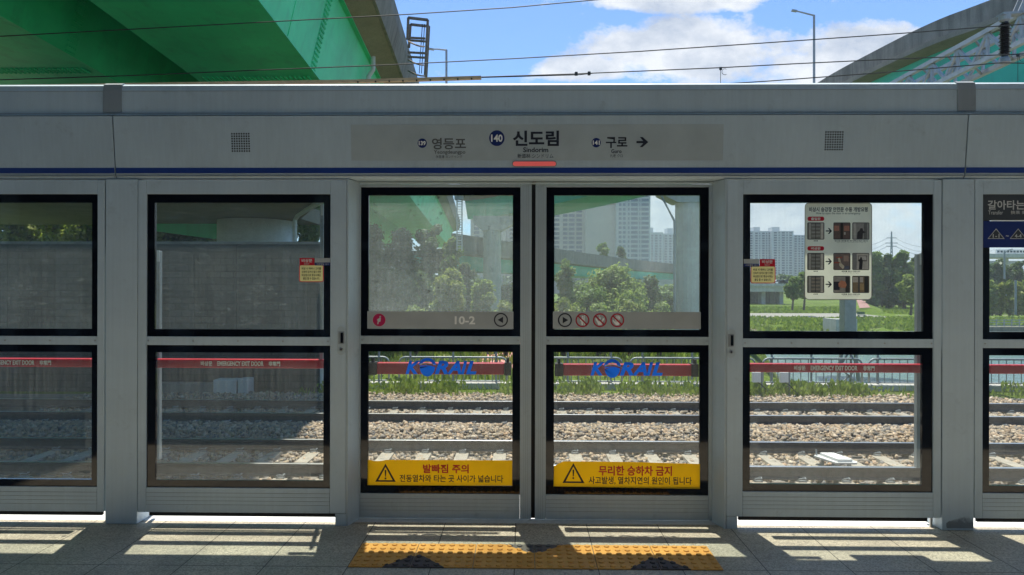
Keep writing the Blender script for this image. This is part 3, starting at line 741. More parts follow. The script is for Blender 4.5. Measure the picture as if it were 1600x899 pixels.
for r_, y0 in enumerate((347.5, 394.8, 430.3)):
    for c_, x0 in enumerate((1261.2, 1302, 1331.6)): pic(x0, y0, r_*3+c_)
    yc = y0+13.2
    mb = MB(); px_poly(mb, [(1290, yc-.9), (1296.3, yc-.9), (1293.2, yc-4.6), (1295.6, yc-4.6), (1299.8, yc), (1295.6, yc+4.6), (1293.2, yc+4.6), (1296.3, yc+.9), (1290, yc+.9)], Yt); mb.build('arrow', M['ink'], ps)
    y2 = y0+27.5
    lettering(('승강문', '승강문', '비상버튼')[r_], 1271, 1278, y2, y2+2, Yt, M['ink'], ps, .03)
    lettering(('양손으로 손잡이를 잡고 좌우 양쪽으로 열고 나갑니다', '레버를 밀고 나갑니다', '버튼을 밀고 나갑니다')[r_], 1304 if r_ == 0 else 1315, 1356 if r_ == 0 else 1344, y2, y2+2.1, Yt, M['ink'], ps, .03)
    lettering(('Open the doors with both hands and get off', 'Push the bar to open', 'Push the lever to open')[r_], 1307 if r_ == 0 else 1317, 1353 if r_ == 0 else 1342, y2+2.9, y2+4.2, Yt, M['ink_grey'], ps, .0)

# sliding doors
def slide(t, p, glass_up):
    leaf(t, YS, p[0], p[1], p[2], p[3], p[4], p[5], ZS, glass_up, M['glass_low'], M['alu'])
    mb = MB()
    for a, b in ((p[0]+2, p[2]-2), (p[3]+2, p[1]-2)):
        if b-a > 8:
            for k in range(1, 4):
                x = X(a+(b-a)*k/4, YS); mb.box(x-.0008, x+.0008, YS-.0004, YS+.002, ZS[9]+.004, ZS[0]-.004)
    if mb.v: mb.build('stile_flute', M['psd_dark'], t)
SL = thing('sliding_door', 'left leaf of the sliding doors, milky glass above, 10-2 on its grey band', 'sliding door', (X(697, YS), YS, 0), 'sliding screen doors')
slide(SL, (561.5, 830.5, 563.3, 813, 575, 801), M['glass_milk'])
SR = thing('sliding_door', 'right leaf of the sliding doors with three red prohibition signs on its grey band', 'sliding door', (X(975, YS), YS, 0), 'sliding screen doors')
slide(SR, (836.5, 1113.5, 853.5, 1108, 866, 1094.5), M['glass_milk_b'])
mb = MB(); mb.box(X(829.5, YS), X(837.5, YS), YS+.02, YS+.04, ZS[9], ZS[0]); mb.build('rubber_seal', M['rubber'], SL)
def korail(t, x0, x1, y0, y1):
    Y = YS+.0118
    k = lettering('K', x0, x0+23, y0+4.5, y1-3.5, Y, M['korail'], t, .04, .28, 'rail_logo')
    s2 = x0+45.5
    w = (x1-s2)
    for s_, a, b in (('R', .0, .34), ('A', .30, .66), ('I', .64, .80), ('L', .77, 1.03)):
        lettering(s_, s2+w*a, s2+w*b, y0+4.5, y1-3.5, Y, M['korail'], k, .04, .28)
    cx, cy, r = x0+34, (y0+y1)/2, (y1-y0)/2
    mb = MB(); pts = [(cx+r*.82*math.cos(R(a)), cy+r*math.sin(R(a))) for a in range(0, 181, 9)]
    up = [(cx-r*.82+1.64*r*i/10, cy+.1*r-.5*r*math.sin(PI*(.15+.55*i/10))+.28*r) for i in range(11)]
    px_poly(mb, pts+up, Y, M['korail'])
    ring(mb, cx, cy-.02*r, r*.98, r*.66, Y, M['korail'], 16, 195, 345)
    mb.build('globe', None, k)
    for dy, wd in ((-.30, 1.0), (-.05, .9)):
        mb = MB(); n = 12; top = []; bot = []
        for i in range(n+1):
            u = i/n; xx = cx-r*.8+u*r*2.1; yy = cy+dy*r-.25*r*math.sin(PI*u*.75)+u*u*r*.55
            top.append((xx, yy-1.1*wd*(1-u))); bot.append((xx, yy+1.1*wd*(1-u)))
        px_poly(mb, top+bot[::-1], Y-.0006); mb.build('swoosh', M['offwhite'] if dy < -.1 else M['korail'], k)
def slide_bar(t, p0, p1, y0, y1):
    Yb = YS+.075
    mb = MB(); mb.box(X(p0+13, Yb), X(p1-11, Yb), Yb, Yb+.05, Z(y1, Yb), Z(y0, Yb), bev=.006); o = mb.build('push_bar', M['red'], t)
    for a, b in ((p0, p0+12.6), (p1-10.6, p1)):
        mb = MB(); mb.box(X(a, Yb), X(b, Yb), Yb-.004, Yb+.055, Z(y1+1, Yb), Z(y0-1, Yb), bev=.003); mb.build('end_cap', M['rubber'], o)
        mb = MB(); mb.box(X((a+b)/2-2, Yb), X((a+b)/2+2, Yb), Yb+.0, Yb+.03, Z(y0-1.2, Yb), Z(y0-8, Yb)); mb.build('bracket', M['rubber'], o)
slide_bar(SL, 576, 799, 568, 586); slide_bar(SR, 867.5, 1092, 569, 587)
korail(SL, 634, 743, 560, 589); korail(SR, 923, 1034, 561, 590)
# grey bands
Yg = YS+.0095
bl = film(574, 802.3, 487.2, 514.4, Yg, M['banner'], SL, 'sign_band'); br = film(864, 1095, 487, 513.6, Yg, M['banner'], SR, 'sign_band')
Yp = Yg-.0006
mb = MB(); disc(mb, 592.5, 501, 10.6, Yp, M['offwhite']); disc(mb, 592.5, 501, 10, Yp-.0003, M['magenta'])
px_poly(mb, [(589.5, 507.5), (590.3, 502.5), (588.8, 500.6), (591.8, 498.5), (593, 497), (595.2, 497.6), (594.6, 503.4), (592, 504), (591.2, 507.5)], Yp-.0006, M['offwhite']); disc(mb, 594.2, 495.7, 1.3, Yp-.0006, M['offwhite'], 10)
mb.build('priority_mark', None, bl)
lettering('10-2', 710.5, 742.5, 494.5, 507.5, Yp, M['bright'], bl, .03)
def arrow_sign(cx, cy, s, parent):
    mb = MB(); ring(mb, cx, cy, 11, 9, Yp); px_poly(mb, [(cx-5.2*s, cy), (cx+3.4*s, cy-5), (cx+3.4*s, cy+5)], Yp); mb.build('arrow_sign', M['ink'], parent)
arrow_sign(782.8, 500.2, 1, bl); arrow_sign(882.8, 500.2, -1, br)
def prohibition(cx, cy, fig):
    mb = MB(); w = M['bright']
    for pts in fig: px_poly(mb, [(cx+a, cy+b) for a, b in pts], Yp, w)
    ring(mb, cx, cy, 10.8, 8.9, Yp-.0006, M['redfilm'])
    q = 6.6; d = .75
    px_poly(mb, [(cx-q-d, cy-q+d), (cx-q+d, cy-q-d), (cx+q+d, cy+q-d), (cx+q-d, cy+q+d)], Yp-.0009, M['redfilm'])
    mb.build('prohibition_sign', None, br)
prohibition(910.2, 500.3, [[(2.6, -8), (3.6, -8), (3.6, 8), (2.6, 8)], [(-3, -3), (1.8, -3.5), (2, 1), (1, 7.5), (-1.5, 7.5), (-2, 2), (-4, 1)], [(-1, -6.5), (1.6, -6.5), (1.6, -4), (-1, -4)]])
prohibition(937.4, 500.3, [[(-7.5, -2.6), (-5, -3.2), (-2.6, 1), (2.6, 1), (5, -3.2), (7.5, -2.6), (4, 3.4), (2.6, 7.5), (-2.6, 7.5), (-4, 3.4)], [(-1.5, -4.5), (1.5, -4.5), (1.5, -1.2), (-1.5, -1.2)], [(-1, -7.6), (-.3, -7.6), (-.3, -5.2), (-1, -5.2)]])
hand = [[(-3.5, 1), (4.6, -1), (4.6, 3.4), (2.5, 7.4), (-2, 7.4), (-5, 4.2), (-7, .4), (-6, -.4), (-3.8, 2.2)]]
for k, (x_, h_) in enumerate(((-3.2, -5), (-1.2, -6.8), (.9, -7.2), (3, -6))): hand.append([(x_-.1, 2), (x_-.1, h_), (x_+1.4, h_), (x_+1.4, 2)])
prohibition(964.6, 500.3, hand)
# yellow warning stickers
def warn(t, pts, tri, red, blk):
    Yw = YS+.0095
    mb = MB(); pr = [(X(a, Yw), Z(b, Yw)) for a, b in pts]; mb.prism(pr, Yw, Yw+.001); o = mb.build('warning_sticker', M['yellow'], t)
    Yq = Yw-.0006; mb = MB(); (ax, ay), (bx0, by), bx1 = tri
    cx = ax; 
    o3 = [(ax, ay), (bx1+1.5, by+1), (bx0-1.5, by+1)]; i3 = [(ax, ay+5.2), (bx1-3.4, by-1.6), (bx0+3.4, by-1.6)]
    for k in range(3): px_poly(mb, [o3[k], o3[(k+1) % 3], i3[(k+1) % 3], i3[k]], Yq, M['ink'])
    px_poly(mb, [(cx-1.4, ay+10), (cx+1.4, ay+10), (cx+.7, ay+20.5), (cx-.7, ay+20.5)], Yq-.0006, M['ink']); disc(mb, cx, ay+23.2, 1.5, Yq-.0006, M['ink'], 12)
    mb.build('warning_triangle', None, o)
    s_, a, b, c, d = red; lettering(s_, a, b, c, d, Yq, M['redink'], o, .03)
    s_, a, b, c, d = blk; lettering(s_, a, b, c, d, Yq, M['ink'], o, .018)
warn(SL, [(574.5, 760), (575, 720.5), (580, 720.8), (586, 722.2), (596, 722), (604, 720.2), (690, 720), (801, 720), (801, 759.5)], ((603, 726), (588.5, 753.5), 617.5),
     ('발빠짐 주의', 661.5, 733, 726.5, 740.5), ('전동열차와 타는 곳 사이가 넓습니다', 625, 787, 743, 754.5))
warn(SR, [(865.5, 760), (866, 729), (873, 724.5), (881, 720.8), (980, 721), (1094.5, 723.5), (1094.5, 762.5)], ((896.5, 723.5), (881, 753.5), 912.5),
     ('무리한 승하차 금지', 936, 1050.5, 727, 742.5), ('사고발생, 열차지연의 원인이 됩니다', 920.5, 1081.5, 744, 756.5))

# cable duct lying behind the header
cd = thing('cable_duct', 'long tan cable duct lying on the track side of the header', 'cable duct', (-1, 4.45, Z(128, 4.45)))
YD = 4.5
pa, pb = at(-200, 139, YD), at(560, 127.5, YD); pc = at(752, 121.8, YD)
mb = MB(); mb.beam(pa, pb, .02, .02); mb.beam(pb, pc, .03, .019); mb.build('duct', plain((.42, .31, .19), .6, 0, .2, 8), cd)
for k in range(9):
    p = pb.lerp(pc, (k+.3)/9) if k else pb
    mb = MB(); mb.box(p.x-.005, p.x+.005, p.y-.018, p.y-.012, p.z-.014, p.z-.004); mb.build('clip', M['rubber'], cd)

# ------------------------------------------------------------------ ground, tracks
RT = -1.129                      # rail head height
def h_ground(x, y):
    hi = -1.35-.012*np.clip(y-20, 0, 200)
    bx = 6+.30*(y-20)
    s = np.clip((x-bx)/6.5, 0, 1); s = s*s*(3-2*s)
    s = s*np.clip((y-18.9)/1.5, 0, 1)
    riv = np.interp(y, [0, 22, 30, 80, 86, 100, 150, 260, 4000], [-1.5, -3.5, -8, -8, -6.0, -4.1, -3.4, -2.5, -2.5])
    far = np.clip((y-80)/40, 0, 1)
    h = hi*(1-s)+riv*s
    h = np.where(y > 80, h*(1-far)+riv*far, h)
    return np.where(y < 16.8, -1.62, h)
def terrain():
    ys = np.concatenate([np.linspace(4.2, 16.7, 4), np.linspace(16.9, 40, 36), np.linspace(41, 130, 80), np.geomspace(132, 4000, 30)])
    xs = np.concatenate([-np.geomspace(4000, 62, 16), np.linspace(-60, 110, 150), np.geomspace(112, 4000, 20)])
    XX, YY = np.meshgrid(xs, ys)
    H = h_ground(XX, YY)
    bump = rng.normal(0, .10, H.shape)*(YY > 20)*(YY < 140); H = H+bump
    v = np.stack([XX, YY, H], -1).reshape(-1, 3); nx, ny = len(xs), len(ys)
    f = [(j*nx+i, j*nx+i+1, (j+1)*nx+i+1, (j+1)*nx+i) for j in range(ny-1) for i in range(nx-1)]
    m, nt, out = newmat('grassy ground')
    n1 = noise(nt, .12, 6, .6); n2 = noise(nt, 2.5, 6, .7); n3 = noise(nt, .35, 4, .6)
    g = ramp(nt, n2, [(.25, (.05, .085, .012)), (.5, (.11, .165, .025)), (.8, (.20, .25, .04))])
    d = ramp(nt, n2, [(.3, (.18, .15, .10)), (.7, (.30, .26, .19))])
    cc = mixc(nt, ramp(nt, n3, [(.56, 0.0), (.66, .8)]), g, d)
    cc = mixc(nt, ramp(nt, n1, [(.45, 0.0), (.6, .6)]), cc, (.055, .075, .018))
    pbsdf(nt, out, cc, .95, 0, .1, n2, .8, .25)
    mb = MB(); mb.v = v.tolist(); mb.f = f; mb.m = [0]*len(f); mb.mats = [None]
    o = mb.build('ground', m, smooth=True, fix=False); structure(o)
terrain()
m, nt, out = newmat('river water')
n1 = noise(nt, .8, 5, .6, stretch=(1, 2.2, 1))
pbsdf(nt, out, ramp(nt, n1, [(.3, (.10, .17, .17)), (.7, (.17, .25, .25))]), .12, 0, .5, n1, .5, .25)
mb = MB(); mb.faces([(-60, 20, -6.2), (400, 20, -6.2), (400, 92, -6.2), (-60, 92, -6.2)], [(0, 1, 2, 3)]); structure(mb.build('river_water', m))
# ballast bed and stones
mb = MB()
prof = [(4.3, -1.6), (4.3, -1.45), (8.2, -1.40), (9.0, -1.37), (11.7, -1.37), (12.2, -1.245), (12.8, -1.245), (13.1, -1.36), (14.9, -1.36), (15.35, -1.25), (16.6, -1.30), (17.0, -1.6)]
mb.prism(prof, -24, 24, 'x'); structure(mb.build('ballast_bed', M['bed']))
py_ = [p[0] for p in prof[1:-1]]; pz_ = [p[1] for p in prof[1:-1]]
def stones():
    n = 52000
    x = rng.uniform(-10.5, 11.5, n); y = np.concatenate([rng.uniform(8.6, 16.9, 34000), rng.uniform(11.1, 13.2, 18000)])
    k = np.abs(x-.0) < .78*y+1.2; x, y = x[k], y[k]
    z = np.interp(y, py_, pz_)+rng.uniform(-.012, .03, len(x))
    # keep the rails clear, thin over the sleeper faces
    for r_ in (9.53, 11.04, 13.34, 14.85):
        k = np.abs(y-r_) > .075; x, y, z = x[k], y[k], z[k]
    inside = ((y > 8.9) & (y < 11.7)) | ((y > 12.9) & (y < 15.4))
    ph = (x-.12) % .6
    k = ~(inside & (ph < .24) & (rng.random(len(x)) > .62)); x, y, z, inside = x[k], y[k], z[k], inside[k]
    n = len(x)
    s = rng.uniform(.020, .047, n)
    cube = np.array([(-1, -1, -1), (1, -1, -1), (1, 1, -1), (-1, 1, -1), (-1, -1, 1), (1, -1, 1), (1, 1, 1), (-1, 1, 1)], float)
    v = cube[None]*s[:, None, None]*rng.uniform(.55, 1.15, (n, 1, 3))
    v *= rng.uniform(.55, 1.1, (n, 8, 3))
    a = rng.uniform(0, 2*PI, (3, n)); a[0] *= .25; a[1] *= .25
    def rotm(ax, t):
        c, s_ = np.cos(t), np.sin(t); o = np.zeros((n, 3, 3)); i, j = [(1, 2), (2, 0), (0, 1)][ax]
        o[:, ax, ax] = 1; o[:, i, i] = c; o[:, j, j] = c; o[:, i, j] = -s_; o[:, j, i] = s_; return o
    Rm = rotm(2, a[2]) @ rotm(0, a[0]) @ rotm(1, a[1])
    v = np.einsum('nij,nkj->nki', Rm, v)+np.stack([x, y, z], -1)[:, None]
    fq = np.array([(3, 2, 1, 0), (4, 5, 6, 7), (0, 1, 5, 4), (1, 2, 6, 5), (2, 3, 7, 6), (3, 0, 4, 7)])
    f = (fq[None]+8*np.arange(n)[:, None, None]).reshape(-1)
    raw('ballast_stones', v.reshape(-1, 3), f, 4, M['stone'], kind='stuff', label='angular mixed grey and tan ballast stones between the rails')
def raw(name, v, f, k, mat, parent=None, kind=None, label=None):
    me = bpy.data.meshes.new(name)
    if parent is not None: v = v-np.array(world_loc(parent)[:])
    me.vertices.add(len(v)); me.vertices.foreach_set('co', np.ascontiguousarray(v, np.float32).ravel())
    nf = len(f)//k; me.loops.add(len(f)); me.loops.foreach_set('vertex_index', np.asarray(f, np.int32).ravel())
    me.polygons.add(nf); me.polygons.foreach_set('loop_start', np.arange(0, len(f), k, dtype=np.int32))
    me.materials.append(mat); me.update(calc_edges=True); me.validate()
    o = bpy.data.objects.new(name, me); col.objects.link(o)
    if parent is not None: o.parent = parent
    if kind: o['kind'] = kind
    if label: o['label'] = label
    return o
stones()
# rails
for yr, lab in ((9.53, 'nearest visible steel rail, in front of the white track box'), (11.04, 'second steel rail from the platform, behind the white track box'),
                (13.34, 'third steel rail from the platform, half buried by the stone ridge'), (14.85, 'farthest steel rail, beside the weeds')):
    t = thing('rail', lab, 'rail', (0, yr, RT-.17), 'steel rails of the two tracks')
    mb = MB(); pr = [(-.07, -.172), (.07, -.172), (.07, -.160), (.012, -.140), (.010, -.048), (.035, -.036), (.035, -.003), (-.035, -.003), (-.035, -.036), (-.010, -.048), (-.012, -.140), (-.07, -.160)]
    mb.prism([(yr+a, RT+b) for a, b in pr], -20, 20, 'x'); mb.build('rail_body', M['rail_side'], t)
    mb = MB(); mb.prism([(yr-.033, RT-.0028), (yr+.033, RT-.0028), (yr+.026, RT), (yr-.026, RT)], -20, 20, 'x'); mb.build('rail_head', M['rail_top'], t)
# sleepers
def make_sleeper(y0, lab, grp):
    t = thing('sleeper', lab, 'sleeper', (0, y0, -1.37), grp)
    mb = MB(); mb.prism([(-.13, -1.50), (.13, -1.50), (.10, -1.318), (-.10, -1.318)], y0-.5, y0+2.0, 'y'); mb.build('concrete_block', M['sleeper'], t)
    for yr in (y0, y0+1.51):
        for s in (-1, 1):
            mb = MB(); b = yr+s*.085
            mb.tube([(-.05, b, -1.300), (-.045, b+s*.03, -1.272), (.0, b+s*.045, -1.262), (.045, b+s*.03, -1.272), (.05, b-s*.02, -1.262), (.02, b-s*.03, -1.268)], .008, 6); mb.box(-.06, .06, b-.02, b+.035, -1.318, -1.300); mb.build('rail_clip', M['galv'], t)
    return t
for y0, lab, grp in ((9.53, 'pale concrete sleeper under the nearer pair of rails', 'sleepers of the nearer track'), (13.34, 'pale concrete sleeper under the farther pair of rails', 'sleepers of the farther track')):
    base = make_sleeper(y0, lab, grp); k = 0
    lim = .80*y0+.4
    for i in range(-16, 18):
        x = .24+.6*i
        if abs(x-.15) > lim: continue
        o = base if k == 0 else copy_tree(base); k += 1
        o.location.x = x
# white box in the track
bx0 = at(1306, 712, 10.2)
t = thing('track_box', 'flat white balise box on a bracket between the nearer rails', 'track box', (bx0.x, 10.2, -1.32))
def slab(pts, z0, z1, mb): mb.prism(pts, z0, z1, 'z')
cx, cy = bx0.x, 10.22
mb = MB(); mb.prism([(cx-.19, cy+.24), (cx-.24, cy+.18), (cx-.10, cy-.24), (cx+.20, cy-.24), (cx+.24, cy-.18), (cx+.10, cy+.24)], -1.215, -1.19, 'z'); mb.build('base_flange', M['pvc'], t)
mb = MB(); mb.prism([(cx-.14, cy+.20), (cx-.05, cy-.20), (cx+.16, cy-.20), (cx+.07, cy+.20)], -1.19, -1.15, 'z'); mb.build('lid', M['white'], t)
for dx, dy in ((-.06, -.18), (.12, -.18), (-.12, .16), (.05, .16)):
    mb = MB(); mb.box(cx+dx-.02, cx+dx+.02, cy+dy-.02, cy+dy+.02, -1.34, -1.216); mb.build('bracket', M['galv'], t)
mb = MB(); mb.tube([(cx-.19, cy+.2, -1.19), (cx-.19, cy+.22, -1.10)], .014, 8); mb.build('stub_pipe', M['galv'], t)

# ------------------------------------------------------------------ weeds
def blades(name, n, xf, hmin, hmax, w, mat, label, wide=1.0):
    x, y, z = xf(n); n = len(x)
    h = rng.uniform(hmin, hmax, n); a = rng.uniform(0, 2*PI, n); lean = rng.uniform(.05, .5, n)*h; b = rng.uniform(0, 2*PI, n)
    ww = w*rng.uniform(.5, 1.3, n)
    ux, uy = np.cos(a)*ww, np.sin(a)*ww; lx, ly = np.cos(b)*lean, np.sin(b)*lean
    v = np.zeros((n, 5, 3))
    v[:, 0] = np.stack([x-ux, y-uy, z], -1); v[:, 1] = np.stack([x+ux, y+uy, z], -1)
    v[:, 2] = np.stack([x+ux*wide+lx*.4, y+uy*wide+ly*.4, z+h*.6], -1); v[:, 3] = np.stack([x+lx, y+ly, z+h], -1); v[:, 4] = np.stack([x-ux*wide+lx*.4, y-uy*wide+ly*.4, z+h*.6], -1)
    f = (np.arange(n)[:, None]*5+np.array([0, 1, 2, 3, 4])[None]).ravel()
    return raw(name, v.reshape(-1, 3), f, 5, mat, kind='stuff', label=label)
M['bankgrass'] = m_leaf('bank grass', (.16, .24, .03), (.40, .46, .10), .5)
def wx(n):
    x = rng.uniform(-5.6, 16, n); y = rng.uniform(16.3, 17.9, n)
    dens = .12+.9*(np.sin(x*1.9)*.5+.5)*(np.sin(x*.7+1)*.4+.6)*(np.sin(x*5.3+y*4)*.4+.6)
    k = rng.random(n) < dens; x, y = x[k], y[k]
    return x, y, np.full(len(x), -1.32)
blades('lineside_weeds', 6500, wx, .05, .22, .014, M['weed'], 'low green weeds growing along the railing', 1.2)
def wx2(n):
    c = rng.uniform(-5, 15, 46); c = c[np.argsort(rng.random(46))]
    i = rng.integers(0, 46, n); x = c[i]+rng.normal(0, .16, n); y = rng.uniform(16.5, 17.8, n)
    return x, y, rng.uniform(-1.3, -1.08, n)
blades('weed_clumps', 4500, wx2, .05, .14, .022, M['weed'], 'leafy weed clumps among the railing grass', 1.6)
def wx3(n):
    y = rng.uniform(84, 160, n); x = rng.uniform(24, 125, n); k = (x < .85*y) & ((y < 117) | (y > 133)) & (np.sin(x*.5+y*.31)+np.sin(x*.23-y*.6) > -1.0); x, y = x[k], y[k]
    return x, y, h_ground(x, y)-.05
blades('bank_grass', 75000, wx3, .12, .75, .15, M['bankgrass'], 'tall green grass on the far river bank', 1.5)
def wx4(n):
    y = rng.uniform(19.5, 42, n); x = rng.uniform(-6, 14, n); k = x < 5+.3*(y-20); x, y = x[k], y[k]
    return x, y, h_ground(x, y)-.03
blades('path_grass', 14000, wx4, .12, .5, .03, M['weed'], 'green grass beyond the railing', 1.3)

# ------------------------------------------------------------------ railing
YR = 18.2
zr, zk_, ztop = Z(559, YR), Z(597, YR), Z(534, YR)
secs = [(278, 434), (445, 608), (624, 792), (803, 972), (985, 1180), (1192, 1347), (1358, 1515), (1526, 1690)]
labs = ['railing section in front of the block wall end', 'grey pipe railing section ending left of the round blue logo', 'grey pipe railing section before the pink path', 'grey pipe railing section behind the left bar of the right leaf',
        'grey pipe railing section behind the right half of the right leaf', 'grey pipe railing section in front of the lattice column', 'grey pipe railing section right of the lattice column', 'grey pipe railing section seen at the right frame edge']
for (p0, p1), lab in zip(secs, labs):
    if p0 < 440: continue
    x0, x1 = X(p0, YR), X(p1, YR)
    t = thing('railing', lab, 'railing', ((x0+x1)/2, YR, zk_), 'railing sections along the path')
    r = .16; pts = [(x0, YR, zk_+.03)]
    pts += [(x0, YR, zr-r)]+[(x0+r-r*math.cos(a), YR, zr-r+r*math.sin(a)) for a in np.linspace(.25, PI/2, 5)]
    pts += [(x1-r+r*math.sin(a), YR, zr-r+r*math.cos(a)) for a in np.linspace(0, PI/2-.25, 5)]+[(x1, YR, zr-r), (x1, YR, zk_+.03)]
    mb = MB(); mb.tube(pts, .028, 10); mb.build('bent_frame', M['galv'], t, smooth=True)
    n = max(3, int((x1-x0)/.19))
    for k in range(1, n):
        x = x0+(x1-x0)*k/n; mb = MB(); mb.tube([(x, YR, zk_+.02), (x, YR, zr-.02)], .013, 6); mb.build('baluster', M['galv'], t)
    mb = MB(); mb.tube([(x0+.05, YR+.0, zk_+.02), (x1-.05, YR, zk_+.02)], .022, 8); mb.build('bottom_rail', M['galv'], t)
    mb = MB(); mb.tube([(x0-.02, YR+.06, ztop), (x1+.02, YR+.06, ztop)], .024, 8); mb.build('top_rail', M['galv'], t)
    for u in (.1, .5, .9):
        x = x0+(x1-x0)*u; mb = MB(); mb.tube([(x, YR+.06, zk_-.1), (x, YR+.06, ztop)], .03, 8); mb.build('post', M['galv'], t)
kerb = MB(); kerb.box(X(500, YR), 18, YR-.12, YR+.16, -1.6, zk_-.02, bev=.02); structure(kerb.build('path_kerb', M['conc_pale']))
# pink path
mb = MB(); x0, x1 = X(752, 26), X(800, 26)
mb.faces([(x0, 22, h_ground(np.array(x0), np.array(22.))+.12), (x1+.6, 22, h_ground(np.array(x1), np.array(22.))+.12), (x1+.9, 40, -1.35), (x0, 40, -1.35)], [(0, 1, 2, 3)])
structure(mb.build('pink_path', plain((.52, .24, .22), .8, 0, .12, 4)))
# trackside junction boxes
for px_, lab in ((1182, 'small white junction box on a post at the left of the weeds'), (1225, 'white junction box on a bent post right of its twin, among weeds')):
    Yj = 16.7; x = X(px_, Yj); zt_, zb_ = Z(580, Yj), Z(596, Yj)
    t = thing('junction_box', lab, 'junction box', (x, Yj, -1.3), 'trackside junction boxes')
    mb = MB(); mb.box(x-.10, x+.10, Yj-.05, Yj+.05, zb_, zt_, bev=.01); mb.build('box', M['white'], t)
    mb = MB(); mb.tube([(x+.14, Yj+.02, -1.35), (x+.14, Yj+.02, zt_+.02)], .025, 8); mb.build('post', M['galv'], t)
    mb = MB(); mb.tube([(x+.02, Yj-.05, zb_), (x+.10, Yj-.08, zb_-.05), (x+.28, Yj-.1, -1.2), (x+.36, Yj-.1, -1.32)], .014, 6); mb.build('cable', M['wire'], t)

# ------------------------------------------------------------------ block wall at left
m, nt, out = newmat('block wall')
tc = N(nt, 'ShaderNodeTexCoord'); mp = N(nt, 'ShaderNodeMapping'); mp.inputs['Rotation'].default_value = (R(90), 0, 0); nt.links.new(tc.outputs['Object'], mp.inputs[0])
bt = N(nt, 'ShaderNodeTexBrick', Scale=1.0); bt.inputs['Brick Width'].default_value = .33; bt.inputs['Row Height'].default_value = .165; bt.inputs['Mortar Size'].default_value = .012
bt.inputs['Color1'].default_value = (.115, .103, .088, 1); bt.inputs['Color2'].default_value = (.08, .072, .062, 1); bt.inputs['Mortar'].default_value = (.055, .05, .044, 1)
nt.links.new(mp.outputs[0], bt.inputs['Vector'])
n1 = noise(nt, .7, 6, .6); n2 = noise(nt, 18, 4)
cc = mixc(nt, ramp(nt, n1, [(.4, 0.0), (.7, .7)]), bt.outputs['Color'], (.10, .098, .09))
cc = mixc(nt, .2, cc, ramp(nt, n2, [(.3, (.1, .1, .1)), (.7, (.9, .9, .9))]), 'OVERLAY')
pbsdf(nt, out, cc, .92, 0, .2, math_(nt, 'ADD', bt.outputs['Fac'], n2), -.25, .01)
YW = 17.3; xw = X(500.5, YW); zw = Z(378, YW, 380)
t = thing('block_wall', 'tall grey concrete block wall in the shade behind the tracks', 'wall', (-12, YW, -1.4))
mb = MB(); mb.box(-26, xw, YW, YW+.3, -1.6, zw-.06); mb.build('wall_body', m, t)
mb = MB(); mb.box(-26, xw+.03, YW-.03, YW+.33, zw-.06, zw); mb.build('coping', M['conc'], t)
mb = MB(); mb.box(xw+.002, xw+.075, YW-.02, YW+.24, -1.6, zw-.065); mb.build('sunlit_end', M['whitewall'], t)  # pale colour stands in for sun on the end face of the wall
mb = MB()
for x in np.arange(-25, xw-.3, 2.95): mb.box(x-.008, x+.008, YW-.004, YW, -1.5, zw-.061)
mb.build('expansion_joint', M['rubber'], t)
for px_ in (385, 500):
    pass
t = thing('concrete_trough', 'low concrete cable trough blocks at the foot of the block wall', 'cable trough', (X(370, 16.7), 16.8, -1.35))
for px0, px1, zz in ((336, 372, -.95), (374, 390, -.93)):
    mb = MB(); mb.box(X(px0, 16.8), X(px1, 16.8), 16.7, 17.1, -1.5, zz, bev=.02); mb.build('block', M['conc_pale'], t)
mb = MB(); mb.box(X(236, 16.8), X(335, 16.8), 16.75, 17.1, -1.5, -1.05, bev=.02); mb.build('block', M['conc'], t)

# ------------------------------------------------------------------ viaduct overhead
dirv = Vector((math.tan(R(0.9)+math.atan((750-800)/F)*-1)*-1, 1, 0))   # runs away from the viewer, slightly left
sl = -math.tan(math.atan((800-750)/F)+YAW)
def vx(off, y): return sl*y+off
VD0, VD1 = -6, 128
H0 = EYE.z
def along(mb, prof, y0=VD0, y1=VD1):
    n = len(prof); vs = [(vx(a, y0), y0, H0+b) for a, b in prof]+[(vx(a, y1), y1, H0+b) for a, b in prof]
    fs = [tuple(range(n)), tuple(range(2*n-1, n-1, -1))]+[(i, i+n, (i+1) % n+n, (i+1) % n) for i in range(n)]
    return mb.faces(vs, fs)
V = thing('viaduct', 'high road viaduct on green box girders crossing over the tracks at left', 'viaduct', (-8, 10, 8))
mb = MB(); along(mb, [(-10.1, 7.5), (-5.85, 7.5), (-5.15, 10.45), (-10.8, 10.45)]); g2 = mb.build('box_girder', M['green_b'], V)
mb = MB(); along(mb, [(-18.5, 7.55), (-13.4, 7.55), (-12.7, 10.45), (-19.2, 10.45)]); g1 = mb.build('box_girder', M['green'], V)
mb = MB(); along(mb, [(-10.18, 7.44), (-5.77, 7.44), (-5.77, 7.495), (-10.18, 7.495)]); mb.build('bottom_flange', M['green'], g2)
mb = MB(); along(mb, [(-18.6, 7.49), (-13.3, 7.49), (-13.3, 7.545), (-18.6, 7.545)]); mb.build('bottom_flange', M['green'], g1)
mb = MB(); along(mb, [(-5.40, 10.40), (-4.98, 10.40), (-4.98, 10.455), (-5.40, 10.455)]); mb.build('top_flange', M['green'], g2)
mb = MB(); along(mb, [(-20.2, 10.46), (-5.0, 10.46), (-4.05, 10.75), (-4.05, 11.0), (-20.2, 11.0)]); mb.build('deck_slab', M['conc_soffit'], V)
mb = MB(); along(mb, [(-4.35, 10.99), (-4.05, 10.72), (-3.95, 10.72), (-3.72, 11.7), (-3.72, 12.4), (-4.0, 12.4)]); mb.build('parapet', M['conc'], V)
